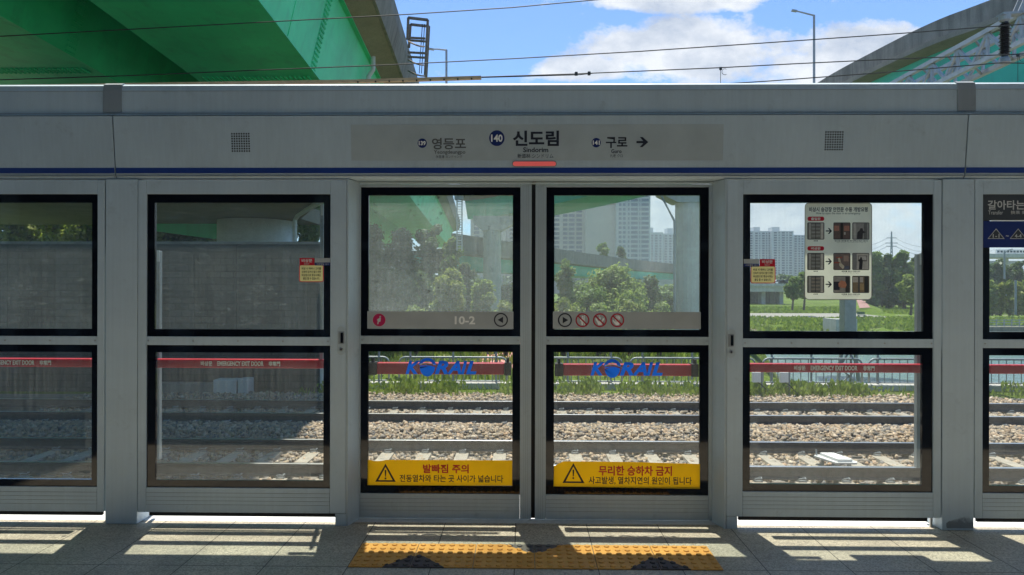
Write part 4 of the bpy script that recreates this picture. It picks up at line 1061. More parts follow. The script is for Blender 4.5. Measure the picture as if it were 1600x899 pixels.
# bolted splices with rows of bolt heads
def splice(y, a0, b0, a1, b1, nrm, parent, cols=4, wid=.55):
    """rows of bolts across the face between profile points (a0,b0)-(a1,b1)"""
    mb = MB(); L = math.hypot(a1-a0, b1-b0); n = int(L/.16)
    na, nb = nrm
    mb.faces([(vx(a0+na*.012, y-wid/2), y-wid/2, H0+b0+nb*.012), (vx(a0+na*.012, y+wid/2), y+wid/2, H0+b0+nb*.012), (vx(a1+na*.012, y+wid/2), y+wid/2, H0+b1+nb*.012), (vx(a1+na*.012, y-wid/2), y-wid/2, H0+b1+nb*.012)], [(0, 1, 2, 3)])
    for i in range(n):
        u = (i+.5)/n
        for c in range(cols):
            yy = y-wid/2+wid*(c+.5)/cols
            p = Vector((vx(a0+(a1-a0)*u, yy), yy, H0+b0+(b1-b0)*u)); q = p+Vector((na, 0, nb))*.055
            mb.tube([p, q], [.045, .04], 6)
    mb.build('bolted_splice', M['green'], parent)
splice(23.6, -5.85, 7.5, -5.15, 10.45, (.97, -.23), g2)
splice(24.2, -9.9, 7.44, -6.0, 7.44, (0, -1), g2)
splice(22.0, -13.4, 7.55, -12.7, 10.45, (.97, -.23), g1, 5)
splice(23.4, -18.3, 7.49, -13.6, 7.49, (0, -1), g1, 5)
for y in (8, 15.5, 20.5, 33, 40, 47, 55):
    mb = MB()
    for g_, (a0, b0, a1, b1) in ((0, (-5.83, 7.56, -5.17, 10.4)),):
        mb.beam((vx(a0, y), y, H0+b0), (vx(a1, y), y, H0+b1), .03, .03)
    mb.build('weld_seam', M['green_b'], g2)
dp = MB(); yy = 31; dp.tube([(vx(-4.9, yy), yy, H0+10.5), (vx(-4.9, yy), yy, H0+9.9), (vx(-5.1, yy), yy, H0+9.6), (vx(-5.25, yy), yy, H0+7.4)], .11, 10); dp.build('drain_pipe', M['pvc'], V)
# ladder cage on the parapet
def cage():
    Yc = 30.0
    t = thing('ladder_cage', 'rusty steel ladder cage bolted to the end of the viaduct parapet', 'ladder cage', at(640, 110, Yc)[:])
    m_ = plain((.22, .17, .13), .7, .3, .3, 12, name='rusty steel')
    mb = MB()
    def f(pts, w=.12): 
        for a, b in zip(pts, pts[1:]): mb.beam(at(*a, Yc), at(*b, Yc), w, w)
    f([(636.5, 62), (638, 28), (668.5, 31.5), (664, 120)], .10); mb.build('outer_frame', m_, t)
    Yc = 31.2; mb = MB(); f([(639, 75), (641.5, 38.5), (670.5, 41.5), (666, 121)], .10); mb.build('inner_frame', m_, t)
    Yc = 30.6
    for y0, y1 in ((59, 60.5), (63, 65), (82, 83.5), (89, 90.5)):
        mb = MB(); f([(637, y0), (664.5, y1)], .08); mb.build('rung', m_, t)
    for k, (y0) in enumerate((65, 94, 111)):
        mb = MB(); pts = [at(638+u*25, y0+8*math.sin(u*1.6), 29.6-1.1*math.sin(PI*u)) for u in np.linspace(0, 1, 9)]; mb.tube(pts, .035, 6); mb.build('hoop', m_, t)
    for x0 in (657, 660.5):
        mb = MB(); f([(x0+3, 38), (x0-2, 115)], .03); mb.build('cable', M['wire'], t)
cage()
def cat_ladder():
    Yl = 34
    t = thing('cat_ladder', 'pale steel ladder hanging below the viaduct edge, seen through the left leaf', 'ladder', at(718.5, 393, Yl)[:])
    for px_ in (714.2, 722):
        mb = MB(); mb.beam(at(px_, 300, Yl), at(px_-.2, 392, Yl), .06, .06); mb.build('side_rail', M['pvc'], t)
    for k in range(22):
        y = 303+k*4.05; mb = MB(); mb.beam(at(714.2, y, Yl), at(722, y, Yl), .04, .04); mb.build('rung', M['pvc'], t)
    mb = MB(); a = at(711, 302, Yl); b = at(724, 313, Yl); mb.box(a.x, b.x, Yl-.3, Yl+.1, b.z, a.z); mb.build('platform_box', M['galv'], t)
cat_ladder()

# street lamps
def lamp(px, ytop, ybase, arm_px, arm_y, Y, r, lab):
    t = thing('street_lamp', lab, 'street lamp', at(px, ybase, Y)[:], 'street lamps above the road decks')
    mb = MB(); mb.tube([at(px, ybase, Y), at(px, ytop, Y)], [r*1.25, r], 10); mb.build('pole', M['galv'], t)
    mb = MB(); mb.tube([at(px+.5, ytop+.6, Y), at((px+arm_px)/2, (ytop+arm_y)/2-.2, Y), at(arm_px+6, arm_y+.6, Y)], [r*.8, r*.7, r*.6], 8); mb.build('arm', M['galv'], t)
    mb = MB(); a = at(arm_px, arm_y, Y); b = at(arm_px+8, arm_y+1.3, Y); mb.beam(a, b, r*2.6, r*1.4); mb.build('lamp_head', M['galv'], t)
lamp(1272, 24, 250, 1237, 16.5, 62, .10, 'tall slim street lamp against the clouds, arm pointing left')
lamp(697.5, 78, 250, 670, 76.5, 62, .10, 'slim street lamp beside the ladder cage, arm pointing left')

# ------------------------------------------------------------------ overhead wires
YC = 10.3
def wire(pts, label, r=.008, Y=YC, extra=None):
    t = thing('overhead_wire', label, 'overhead wire', at(*pts[len(pts)//2], Y)[:])
    mb = MB(); mb.tube([at(a, b, Y) for a, b in pts], r, 6); mb.build('cable', M['wire'], t)
    return t
wire([(-60, 59.5), (0, 57), (400, 35.5), (640, 22.5), (800, 12), (930, 0), (1000, -6)], 'topmost thin overhead wire, rising from the left edge out of the top')
wire([(-60, 127.5), (0, 125), (200, 118.5), (400, 110), (600, 102), (800, 92), (1000, 80.5), (1200, 67), (1380, 54.5), (1600, 38), (1680, 31.5)], 'overhead wire crossing the whole sky, in the middle of the set')
w3 = wire([(700, 123), (753, 120.5), (900, 115.7), (1126, 106), (1250, 99.5), (1380, 93.3), (1600, 84.5), (1680, 81)], 'overhead wire with two clamps and a looped dropper')
wire([(560, 126), (753, 121.5), (905, 117.2), (925, 115)], 'short overhead tail wire ending at the two clamps', .006)
wire([(1120, 132), (1200, 127), (1380, 113.6), (1563, 98.5), (1600, 99), (1680, 100)], 'lowest overhead wire at right, running to the insulator foot')
for px_, py_c in ((900.3, 115.6), (920.5, 115)):
    p = at(px_, py_c, YC); mb = MB(); mb.box(p.x-.022, p.x+.022, p.y-.02, p.y+.02, p.z-.026, p.z+.026, bev=.004); mb.build('clamp', M['wire'], w3)
for px_, y0 in ((1126, 106.5), (1590.5, 85.5)):
    mb = MB(); p = at(px_, y0, YC); mb.tube([p, p+Vector((0, 0, -.4))], .004, 5); mb.box(p.x-.018, p.x+.018, p.y-.012, p.y+.012, p.z-.03, p.z+.012)
    mb.tube([p+Vector((.02+.042-.042*math.cos(a), 0, -.045+.045*math.sin(a)-.012)) for a in np.linspace(-2.2, 2.2, 14)], .0035, 5); mb.build('dropper', M['wire'], w3)

# ------------------------------------------------------------------ portal beam, column, insulator
def portal():
    XB = 11.0; yb0, yb1 = 7.0, 23.5
    zt_, zb_ = H0+6.10, H0+5.44; xw_ = .62
    t = thing('portal_beam', 'galvanised lattice portal beam reaching over the tracks from its column at right', 'portal beam', (XB, 23.5, -1.5))
    for x in (XB, XB+xw_):
        for z in (zt_, zb_):
            mb = MB(); mb.beam((x, yb0, z), (x, yb1, z), .125, .11); mb.build('chord', M['galv_light'], t)
    ys = np.arange(yb0, yb1+.01, 1.1)
    for i, y in enumerate(ys[:-1]):
        for x in (XB, XB+xw_):
            a = (x, y, zb_+.04); b = (x, y+.55, zt_-.04); c = (x, y+1.1, zb_+.04)
            mb = MB(); mb.beam(a, b, .055, .075); mb.build('brace', M['galv_light'], t)
            mb = MB(); mb.beam(b, c, .055, .075); mb.build('brace', M['galv_light'], t)
            mb = MB(); mb.beam((x, y+.55, zb_+.05), (x, y+.55, zt_-.05), .06, .06); mb.build('brace', M['galv_light'], t)
        for z in (zt_, zb_):
            mb = MB(); mb.beam((XB+.05, y, z), (XB+xw_-.05, y+.55, z), .045, .045); mb.build('brace', M['galv'], t)
    # column: plated upper part, lattice foot
    cx, cy = XB+.1, 23.5
    mb = MB(); mb.box(cx-.2, cx+.2, cy-.2, cy+.2, Z(532, 23.5, 1317), zb_+.7, bev=.02); mb.build('column', M['galv'], t)
    zf, zu = -2.1, Z(532, 23.5, 1317)
    for dx in (-.38, .38):
        mb = MB(); mb.beam((cx+dx, cy-.05, zf), (cx+dx*.5, cy-.05, zu), .09, .09); mb.build('lattice_leg', M['galv'], t)
    for a, b in (((-.36, zf+.1), (.30, zf+.75)), ((.36, zf+.1), (-.30, zf+.75)), ((-.3, zf+.8), (.25, zu)), ((.3, zf+.8), (-.25, zu))):
        mb = MB(); mb.beam((cx+a[0], cy-.1, a[1]), (cx+b[0], cy-.1, b[1]), .05, .05); mb.build('lattice_brace', M['galv'], t)
    # insulator
    Y = 10.45; p = at(1570, 30, Y); q = at(1571, 100, Y)
    t = thing('insulator', 'dark ribbed hanging insulator with grey end cap at upper right', 'insulator', (p.x, Y, q.z))
    mb = MB(); mb.tube([(p.x, Y, p.z-.02), (p.x, Y, q.z+.09)], .045, 14); mb.build('core', plain((.018, .013, .014), .35), t)
    for k in range(17):
        z = p.z-.07-k*(p.z-q.z-.19)/17; r_ = .082 if k % 2 else .068
        mb = MB(); mb.tube([(p.x, Y, z), (p.x, Y, z-.008), (p.x, Y, z-.02)], [.046, r_, .047], 18, cap=False); mb.build('shed', plain((.02, .015, .017), .3), t)
    mb = MB(); mb.tube([(p.x, Y, q.z), (p.x, Y, q.z+.02), (p.x, Y, q.z+.075), (p.x, Y, q.z+.1)], [.04, .072, .068, .048], 16); mb.build('end_cap', M['galv'], t)
    mb = MB(); mb.tube([(p.x, Y, p.z+.06), (p.x, Y, p.z-.02), (p.x, Y, p.z-.05)], [.085, .075, .05], 16); mb.build('top_cap', M['galv'], t)
    t2 = thing('bent_bracket', 'bent galvanised bracket above the insulator at the upper right corner', 'bracket', (p.x, Y, p.z))
    a = at(1562, 24, Y); b = at(1592, 22, Y); c = at(1606, -14, Y); d = at(1612, -60, Y)
    mb = MB(); mb.beam(a, b, .16, .035); mb.build('foot_plate', M['galv'], t2)
    for dy in (-.07, .07):
        mb = MB(); mb.beam((b.x-.02, Y+dy, b.z), (c.x, Y+dy, c.z), .02, .09); mb.beam((c.x, Y+dy, c.z), (d.x, Y+dy, d.z), .02, .09); mb.build('arm', M['galv'], t2)
portal()

# ------------------------------------------------------------------ ramps at right and centre
def smooth(pts, n=8):
    P = [Vector(p) for p in pts]; out = []
    for i in range(len(P)-1):
        p0, p1, p2, p3 = P[max(i-1, 0)], P[i], P[i+1], P[min(i+2, len(P)-1)]
        for k in range(n):
            u = k/n; out.append(.5*((2*p1)+(p2-p0)*u+(2*p0-5*p1+4*p2-p3)*u*u+(3*p1-p0-3*p2+p3)*u**3))
    out.append(P[-1]); return out
def ramp_road(name_lab, path, girders, mat_g, parap=1.05, edge=.3, over=1.3, hgt=1.9, width=8, side=1):
    t = thing('road_ramp', name_lab, 'road ramp', path[0])
    P = smooth(path)
    s = side
    mb = MB(); mb.sweep(P, [(0, 0), (.28*s, 0), (.28*s, -parap), (0, -parap)]); o = mb.build('parapet', M['conc'], t)
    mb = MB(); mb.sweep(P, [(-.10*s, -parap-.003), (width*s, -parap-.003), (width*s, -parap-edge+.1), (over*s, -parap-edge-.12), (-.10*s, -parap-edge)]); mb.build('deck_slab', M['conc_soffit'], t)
    for g0, g1 in girders:
        mb = MB(); mb.sweep(P, [(g0*s, -parap-edge-.13), (g1*s, -parap-edge-.13), ((g1-.3)*s, -parap-edge-hgt), ((g0+.3)*s, -parap-edge-hgt)]); mb.build('girder', mat_g, t)
    return t
# high ramp, upper right
pA, pB, pC = at(1283, 125, 48), at(1400, 64, 42), at(1545, 0, 34.5)
zc_ = 16.2
def fix(px, py, z): 
    d = rot @ Vector(((px-800)/F, -(py-449.5)/F, -1)); return (EYE+d*((z-EYE.z)/d.z))
a, b, c, d_ = [fix(*q, 16.0) for q in ((1283, 126), (1370, 78), (1457, 35), (1545, 1))]
e = a+(a-b)*1.2+Vector((1, 0, 0)); f_ = e+Vector((3, 9, 0)); g_ = f_+Vector((9, 22, 0)); z_ = d_+(d_-c)*2.2
hi = ramp_road('high concrete road ramp on green girders, climbing at the upper right', [tuple(z_), tuple(d_), tuple(c), tuple(b), tuple(a), tuple(e), tuple(f_)], [(.9, 6.4), (7.6, 11)], M['teal'], 1.0, .28, .9, 3.0, 12, 1)
# middle ramp (teal girder above the T pier)
m0, m1 = (-2.6, 54.0), (9.7, 40.0)
dz_top = 10.0
mid = ramp_road('teal girder road ramp resting on the two concrete piers behind the sliding doors', [(-5.6, 57.5, dz_top), (-2.6, 54.2, dz_top), (3.6, 47, dz_top+.55), (9.7, 40.0, dz_top+1.5), (13.2, 35.9, dz_top+1.9)], [(.9, 5.5)], M['teal'], .95, .22, .9, 1.65, 7, -1)
def pier(px0, px1, ytop, hx0, hx1, yh0, Y, lab):
    x0, x1 = X(px0, Y), X(px1, Y); t = thing('bridge_pier', lab, 'bridge pier', ((x0+x1)/2, Y, -3), 'concrete piers of the middle ramp')
    mb = MB(); w = (x1-x0)/2; cx = (x0+x1)/2
    n = 20; mb.tube([(cx, Y, -4), (cx, Y, Z(ytop, Y))], w, n); mb.build('shaft', M['conc_pale'], t, smooth=False)
    za, zb_ = Z(yh0, Y), Z(ytop, Y); ha, hb = X(hx0, Y), X(hx1, Y)
    mb = MB(); mb.prism([(ha, za), (hb, za), (hb, za-(za-zb_)*.42), (x1+.05, zb_-.02), (x0-.05, zb_-.02), (ha, za-(za-zb_)*.42)], Y-w*1.02, Y+w*1.02); mb.build('pier_head', M['conc_pale'], t)
    return t
pier(755, 783, 361, 740, 808, 339, 53, 'T headed concrete pier seen through the right part of the left leaf')
pt = pier(1055, 1096, 318, 1028, 1125, 296, 39, 'thick concrete pier seen at the right edge of the right leaf')
mb = MB(); Y = 38.2; mb.tube([at(1031, 302, Y), at(1054, 346, Y), at(1054, 500, Y)], .07, 8); mb.build('drain_pipe', M['galv'], pt)
# low curved ramp
KS = 1.17
lo = ramp_road('low curved ramp with a weathered parapet and teal girder behind the trees', [(x*KS, y*KS, EYE.z+(z-EYE.z)*KS) for x, y, z in ((-4.3, 43, 4.75), (-1, 50, 4.70), (2.7, 60, 4.80), (10, 74, 4.65), (19.4, 90, 4.55), (40, 120, 4.3))], [(.6, 5)], M['teal'], 1.2, .2, .5, 1.25, 7, -1)
t = thing('low_bridge', 'low concrete bridge on slim columns just left of the thick pier', 'bridge', (21, 98, -2))
for x0 in (17.2, 19.6, 21.2, 23.0, 25.0):
    mb = MB(); mb.box(x0, x0+.9, 97, 98, -4, 1.4); mb.build('column', M['conc_pale'], t)
mb = MB(); mb.box(14, 30, 95, 101, 1.4, 2.5); mb.build('beam', M['conc_pale'], t)

# ------------------------------------------------------------------ white abutment and stub bridge behind the wall
t = thing('round_pier', 'thick round whitewashed pier under a low slab, seen above the block wall', 'bridge pier', (-12, 30, -1.4))
Ya = 30
xc, rc = X(400, Ya+1.6), (X(457, Ya)-X(343, Ya))/2
mb = MB(); mb.tube([(xc, Ya+1.6, -1.5), (xc, Ya+1.6, Z(341, Ya))], rc*1.04, 40); mb.build('shaft', M['whitewall'], t, smooth=True)
zs_ = Z(339, Ya)
p1 = at(459, 339, Ya); q = 23.5; x2 = X(507, 23.0)
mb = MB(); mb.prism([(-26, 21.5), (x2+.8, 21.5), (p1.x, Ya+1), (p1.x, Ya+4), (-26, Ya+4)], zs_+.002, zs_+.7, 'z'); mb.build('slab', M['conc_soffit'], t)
mb = MB(); mb.tube([at(505, 313, 23.2), at(466, 336, 29.2), (X(460.5, 29.6), 29.6, Z(345, 29.6)), (X(460.5, 29.6), 29.6, -1.4)], .10, 10); mb.build('downpipe', M['pvc'], t)
t = thing('stub_girder', 'short green bridge girder ending at the white round pier', 'girder', (X(300, 34), 34, 3))
Yg2 = 33.4
mb = MB(); pr = [at(205, 345, Yg2), at(262, 334, Yg2), at(342, 351, Yg2), at(342, 374, Yg2), at(300, 369, Yg2), at(205, 356, Yg2)]
mb.prism([(p.x, p.z) for p in pr], Yg2, Yg2+1.2); mb.build('web', M['green'], t)
mb = MB(); a = at(343, 350, Yg2); mb.box(a.x, a.x+.12, Yg2-.06, Yg2+1.2, Z(376, Yg2), a.z); mb.build('end_plate', M['green_b'], t)

# ------------------------------------------------------------------ trees
def crown_mesh(name, clumps, n, size, mat, parent, squash=.7):
    P = []; 
    w = np.array([c[3]**2*1.0 for c in clumps]); w = w/w.sum()
    idx = rng.choice(len(clumps), n, p=w); c = np.array(clumps)[idx]
    d = rng.normal(0, 1, (n, 3)); d /= np.linalg.norm(d, axis=1)[:, None]
    r = rng.uniform(.12, 1, n)**.42
    jag = 1+.22*np.sin(d[:, 0]*7+c[:, 0])*np.cos(d[:, 1]*6+c[:, 2])
    p = c[:, :3]+d*(r*jag*c[:, 3])[:, None]*np.array([1, 1, squash+.2])
    s = size*rng.uniform(.5, 1.25, n)
    nrm = d+rng.normal(0, .7, (n, 3))+np.array([0, 0, .5]); nrm /= np.linalg.norm(nrm, axis=1)[:, None]
    u = np.cross(nrm, rng.normal(0, 1, (n, 3))); u /= np.linalg.norm(u, axis=1)[:, None]+1e-9; v = np.cross(nrm, u)
    q = np.zeros((n, 4, 3)); u *= s[:, None]; v *= s[:, None]*.62
    q[:, 0] = p-u; q[:, 1] = p+v*.9-u*.1; q[:, 2] = p+u; q[:, 3] = p-v*.9-u*.1
    f = np.arange(n*4)
    return raw(name, q.reshape(-1, 3), f, 4, mat, parent)
def tree(x, y, zb, h, rad, n, size, mat, label, group=None, trunk=.3, name='tree', clean=.35, tall=1.0):
    t = thing(name, label, 'tree', (x, y, zb), group)
    cl = []; nc = 24
    z0 = zb+h*clean; hh = h*(1-clean)
    for k in range(nc):
        a = random.uniform(0, 2*PI); u = (k+.5)/nc; prof = math.sin(PI*min(1, .30+.62*u))**.5
        rr = rad*random.uniform(.1, .75)*prof; cr = rad*random.uniform(.30, .50)*(.55+.45*prof)
        cr = min(cr, hh*.32)
        cl.append((x+math.cos(a)*rr, y+math.sin(a)*rr, z0+cr*.6+(hh-cr*1.5)*u, cr))
    crown_mesh('crown', cl, int(n*1.7), size*1.1, mat, t)
    mb = MB(); tr = h*.018+.03
    mb.tube([(x, y, zb-.2), (x+.02*h, y, zb+h*.25), (x-.01*h, y, zb+h*.55), (x, y, zb+h*.8)], [tr*1.5, tr*1.1, tr*.7, tr*.25], 8); 
    for c in cl[:7]:
        zz = zb+h*random.uniform(.28, .5); mb.tube([(x, y, zz), ((x+c[0])/2, (y+c[1])/2, (zz+c[2])/2+.1), c[:3]], [tr*.6, tr*.4, tr*.12], 6)
    mb.build('trunk', M['bark'], t)
    return t
def tree_px(px, ytop, ybot, Y, rpx, n, size, mat, label, **k):
    p = at(px, ybot, Y); q = at(px, ytop, Y); return tree(p.x, Y, p.z, q.z-p.z, rpx*Y/F, n, size, mat, label, **k)
GT = 'trees beyond the railing'
tree_px(703, 416, 545, 30, 33, 5200, .075, M['leaf_yel'], 'bright yellow green tree left of the T headed pier', group=GT, clean=.1)
tree_px(752, 434, 545, 28, 32, 4800, .07, M['leaf_mid'], 'grey green bushy tree in front of the T headed pier', group=GT, clean=.1)
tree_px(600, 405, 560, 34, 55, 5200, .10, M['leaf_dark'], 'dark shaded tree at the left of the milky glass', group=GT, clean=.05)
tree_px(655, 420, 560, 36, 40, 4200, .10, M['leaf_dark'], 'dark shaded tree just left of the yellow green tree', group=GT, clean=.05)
tree_px(884, 402, 560, 33, 24, 4200, .08, M['leaf'], 'narrow dark green tree at the left edge of the right leaf', group=GT, clean=.05, tall=1.6)
tree_px(958, 410, 560, 36, 66, 9500, .10, M['leaf_mid'], 'broad light green tree in the middle of the right leaf', group=GT, clean=.05)
tree_px(918, 440, 565, 30, 42, 5200, .07, M['leaf'], 'low leafy tree in front of the broad light green one', group=GT, clean=.02)
tree_px(985, 452, 565, 29, 30, 3600, .065, M['leaf_mid'], 'small sunlit bush tree left of the slim bridge columns', group=GT, clean=.02)
tree_px(1015, 428, 560, 38, 30, 4200, .10, M['leaf_dark'], 'dark tree between the broad tree and the thick pier', group=GT, clean=.05)
tree_px(945, 378, 470, 110, 15, 2000, .28, M['leaf'], 'round tree top rising above the curved ramp', group=GT, clean=.2)
tree_px(970, 384, 470, 112, 12, 1600, .28, M['leaf_dark'], 'smaller tree top just right of the round one above the ramp', group=GT, clean=.2)
for px_, yt, r_, mt, lab in ((880, 462, 26, 'leaf_yel', 'low sunlit shrub at the lower left corner of the right leaf'), (935, 470, 30, 'leaf_mid', 'low pale shrub above the red prohibition signs'), (985, 466, 28, 'leaf_yel', 'low yellow green shrub right of the prohibition signs'), (1030, 470, 26, 'leaf_mid', 'low pale shrub just left of the thick pier foot'), (790, 468, 24, 'leaf_yel', 'low sunlit shrub at the lower right corner of the left leaf'), (650, 474, 34, 'leaf_mid', 'low pale shrub in front of the shaded trees')):
    tree_px(px_, yt, 548, 25.5, r_, 2600, .06, M[mt], lab, group='low shrubs behind the railing', name='shrub', clean=.0)
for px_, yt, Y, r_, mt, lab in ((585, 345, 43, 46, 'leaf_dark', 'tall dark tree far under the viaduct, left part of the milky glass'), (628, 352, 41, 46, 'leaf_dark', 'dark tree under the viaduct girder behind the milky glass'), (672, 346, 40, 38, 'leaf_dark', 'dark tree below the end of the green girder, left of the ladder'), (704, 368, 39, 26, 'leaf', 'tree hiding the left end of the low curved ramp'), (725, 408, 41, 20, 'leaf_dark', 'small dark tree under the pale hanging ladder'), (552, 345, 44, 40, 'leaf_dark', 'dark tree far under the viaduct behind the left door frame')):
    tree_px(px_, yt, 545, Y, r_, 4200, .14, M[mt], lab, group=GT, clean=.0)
GW = 'trees behind the block wall'
for px_, yt, lab, mt in ((20, 290, 'leafy tree behind the block wall at the left edge', 'leaf_yel'), (85, 285, 'sunlit leafy tree behind the wall, centre of the leftmost glass', 'leaf_yel'), (140, 290, 'leafy tree behind the wall near the left post', 'leaf_yel'), (238, 305, 'leafy tree behind the wall, left of the green girder stub', 'leaf_mid'), (292, 318, 'dark leafy tree below the green girder stub', 'leaf_dark')):
    tree_px(px_, yt, 500, 37, 50, 5200, .15, M[mt], lab, group=GW, clean=.02)
tree_px(482, 308, 520, 38, 44, 6000, .12, M['leaf'], 'dark green tree right of the white round pier', group=GW, clean=.1)
for k, px_ in enumerate((50, 112, 262, 330)):
    tree_px(px_, 290, 500, 48, 55, 4200, .2, M['leaf_mid'], ('tree filling the gap at the far left behind the block wall', 'rear tree behind the wall beside the left post', 'rear tree showing under the green girder stub', 'rear tree beside the end plate of the green girder stub')[k], group=GW, clean=.0)
for k, px_ in enumerate((735, 800, 850, 905, 990, 1045)):
    tree_px(px_, 434+(k*7) % 9, 505, 72, 36, 3000, .2, M[('leaf_dark', 'leaf')[k % 2]], ('far bush left of the T headed pier shaft', 'far bush just right of the T headed pier', 'far bush behind the rubber edge of the doors', 'far bush behind the narrow dark green tree', 'far bush right of the broad light green tree', 'far bush at the foot of the thick pier')[k], group='far bushes under the low ramp', clean=.0)
GB = 'trees on the far river bank'
for px_, yt, yb, Y, r_, n, mt, lab in ((1238, 432, 483, 120, 12, 2200, 'leaf', 'young tree just left of the poster, nearest the bridge'), (1256, 424, 483, 122, 14, 2400, 'leaf', 'young tree half hidden by the left edge of the poster'), (1423, 428, 491, 112, 20, 3600, 'leaf_mid', 'round light green tree standing alone in front of the tree belt')):
    tree_px(px_, yt, yb, Y, r_, n, .30, M[mt], lab, group=GB, clean=.30)
for k, px_ in enumerate((1365, 1388, 1412, 1437, 1462)):
    tree_px(px_, (392, 396, 390, 393, 388)[k], 490, 150, 22, 4200, .45, M[('leaf', 'leaf_dark')[k % 2]], ('tree of the dark belt next to the poster', 'second tree of the dark belt right of the poster', 'middle tree of the dark belt, behind the lone tree', 'fourth tree of the dark belt, behind the grey guide post', 'last tree of the dark belt, hidden at the door frame')[k], group='belt of tall trees on the far bank', clean=.12)
for k, px_ in enumerate((1542, 1558, 1574, 1592, 1612)):
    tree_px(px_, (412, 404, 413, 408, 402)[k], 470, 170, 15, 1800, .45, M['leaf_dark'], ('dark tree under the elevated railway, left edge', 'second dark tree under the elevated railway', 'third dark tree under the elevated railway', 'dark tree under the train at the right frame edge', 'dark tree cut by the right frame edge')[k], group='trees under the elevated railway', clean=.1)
for k, px_ in enumerate((1550, 1563, 1577, 1590, 1603)):
    tree_px(px_, 437+k % 2*3, 492, 118, 11, 1900, .28, M['leaf_yel' if k % 2 else 'leaf_mid'], ('bright green shrub at the left end of the hedge', 'second bright shrub of the hedge', 'middle shrub of the hedge', 'shrub of the hedge behind the slim pole', 'last shrub of the hedge at the frame edge')[k], group='hedge shrubs on the far bank', name='shrub', clean=.0)
for k in range(9):
    px_ = 1165+k*14; tree_px(px_, 428+random.uniform(-3, 3), 455, 330, 12, 700, .9, M['leaf_dark'], 'far dark tree at the foot of the white apartments', group='far trees at the foot of the apartments', clean=.05)
# far tree belt closing the horizon
def far_belt(n):
    a = rng.uniform(-1.0, 1.2, n); y = rng.uniform(420, 620, n); return a*y, y, np.full(n, -3.)
x, y, z = far_belt(9000); cl = np.stack([x, y, rng.uniform(0, 9, len(x))], -1)
s = rng.uniform(1.0, 2.6, len(x)); d = rng.normal(0, 1, (len(x), 3)); u = np.cross(d, rng.normal(0, 1, (len(x), 3))); u /= np.linalg.norm(u, axis=1)[:, None]; d /= np.linalg.norm(d, axis=1)[:, None]; v = np.cross(d, u)
q = np.stack([cl-u*s[:, None], cl+v*s[:, None], cl+u*s[:, None], cl-v*s[:, None]], 1)
raw('far_woods', q.reshape(-1, 3), np.arange(len(x)*4), 4, M['leaf_dark'], kind='stuff', label='far woods along the horizon')

# ------------------------------------------------------------------ apartments
M['apt'] = plain((.50, .51, .51), .8, 0, .06, .05, name='apartment paint')
M['apt_beige'] = plain((.47, .41, .35), .8, 0, .06, .05, name='beige apartment paint')
M['apt_win'] = plain((.03, .045, .065), .15, 0, .35, .4, name='apartment window')
M['apt_win2'] = plain((.06, .10, .145), .12, 0, .3, .4, name='glazed balcony')
def box_to(name, x0, x1, y0, y1, z0, z1, mat, parent):
    mb = MB(); mb.box(x0, x1, y0, y1, z0, z1); return mb.build(name, mat, parent)
def windows(t, cells, Y, mat, parent_fix=None, name='window', limit=100):
    """cells of (x0,x1,z0,z1); the first 100 as parts, the rest as one"""
    shared = {}
    cells = sorted(cells, key=lambda c: -(c[1]-c[0])*(c[3]-c[2]))
    rest = MB()
    for i, (x0, x1, z0, z1) in enumerate(cells):
        if i < limit:
            k = (round(x1-x0, 3), round(z1-z0, 3))
            if k not in shared:
                mb = MB(); mb.box(-k[0]/2, k[0]/2, 0, .35, -k[1]/2, k[1]/2, None)
                o = mb.build(name, mat, None); shared[k] = o.data
            else:
                o = bpy.data.objects.new(name, shared[k]); col.objects.link(o)
            o.location = Vector(((x0+x1)/2, Y, (z0+z1)/2))-t.location; o.parent = t
        else: rest.box(x0, x1, Y, Y+.35, z0, z1)
    if rest.v: o = rest.build('window_rows', mat, t); o['kind'] = 'stuff'
def tower(px0, px1, ytop, Y, depth, wallmat, label, cols, zbase=-3, fl=2.9, group='apartment towers across the river', roofbox=None, first=4, name='apartment_tower', wm=None, pil=True):
    x0, x1 = X(px0, Y), X(px1, Y); zt_ = Z(ytop, Y)
    t = thing(name, label, 'apartment tower', ((x0+x1)/2, Y+depth/2, zbase), group)
    box_to('wall', x0, x1, Y, Y+depth, zbase, zt_, wallmat, t)
    if roofbox:
        for a, b, yy in roofbox: box_to('roof_house', X(a, Y), X(b, Y), Y+depth*.2, Y+depth*.7, zt_, Z(yy, Y), wallmat, t)
    cells = []; W = x1-x0; n = int((zt_-zbase)/fl)
    for i in range(n-1, first, -1):
        z = zbase+i*fl
        if z+fl*.9 > zt_: continue
        for c0, c1 in cols: cells.append((x0+W*c0, x0+W*c1, z+.5, z+fl-.55))
    windows(t, cells, Y-.12, wm or M['apt_win'])
    if pil:
        for c0, c1 in cols[::2]:
            box_to('pilaster', x0+W*c0-.7, x0+W*c0-.2, Y-.35, Y, zbase, zt_, wallmat, t)
    return t
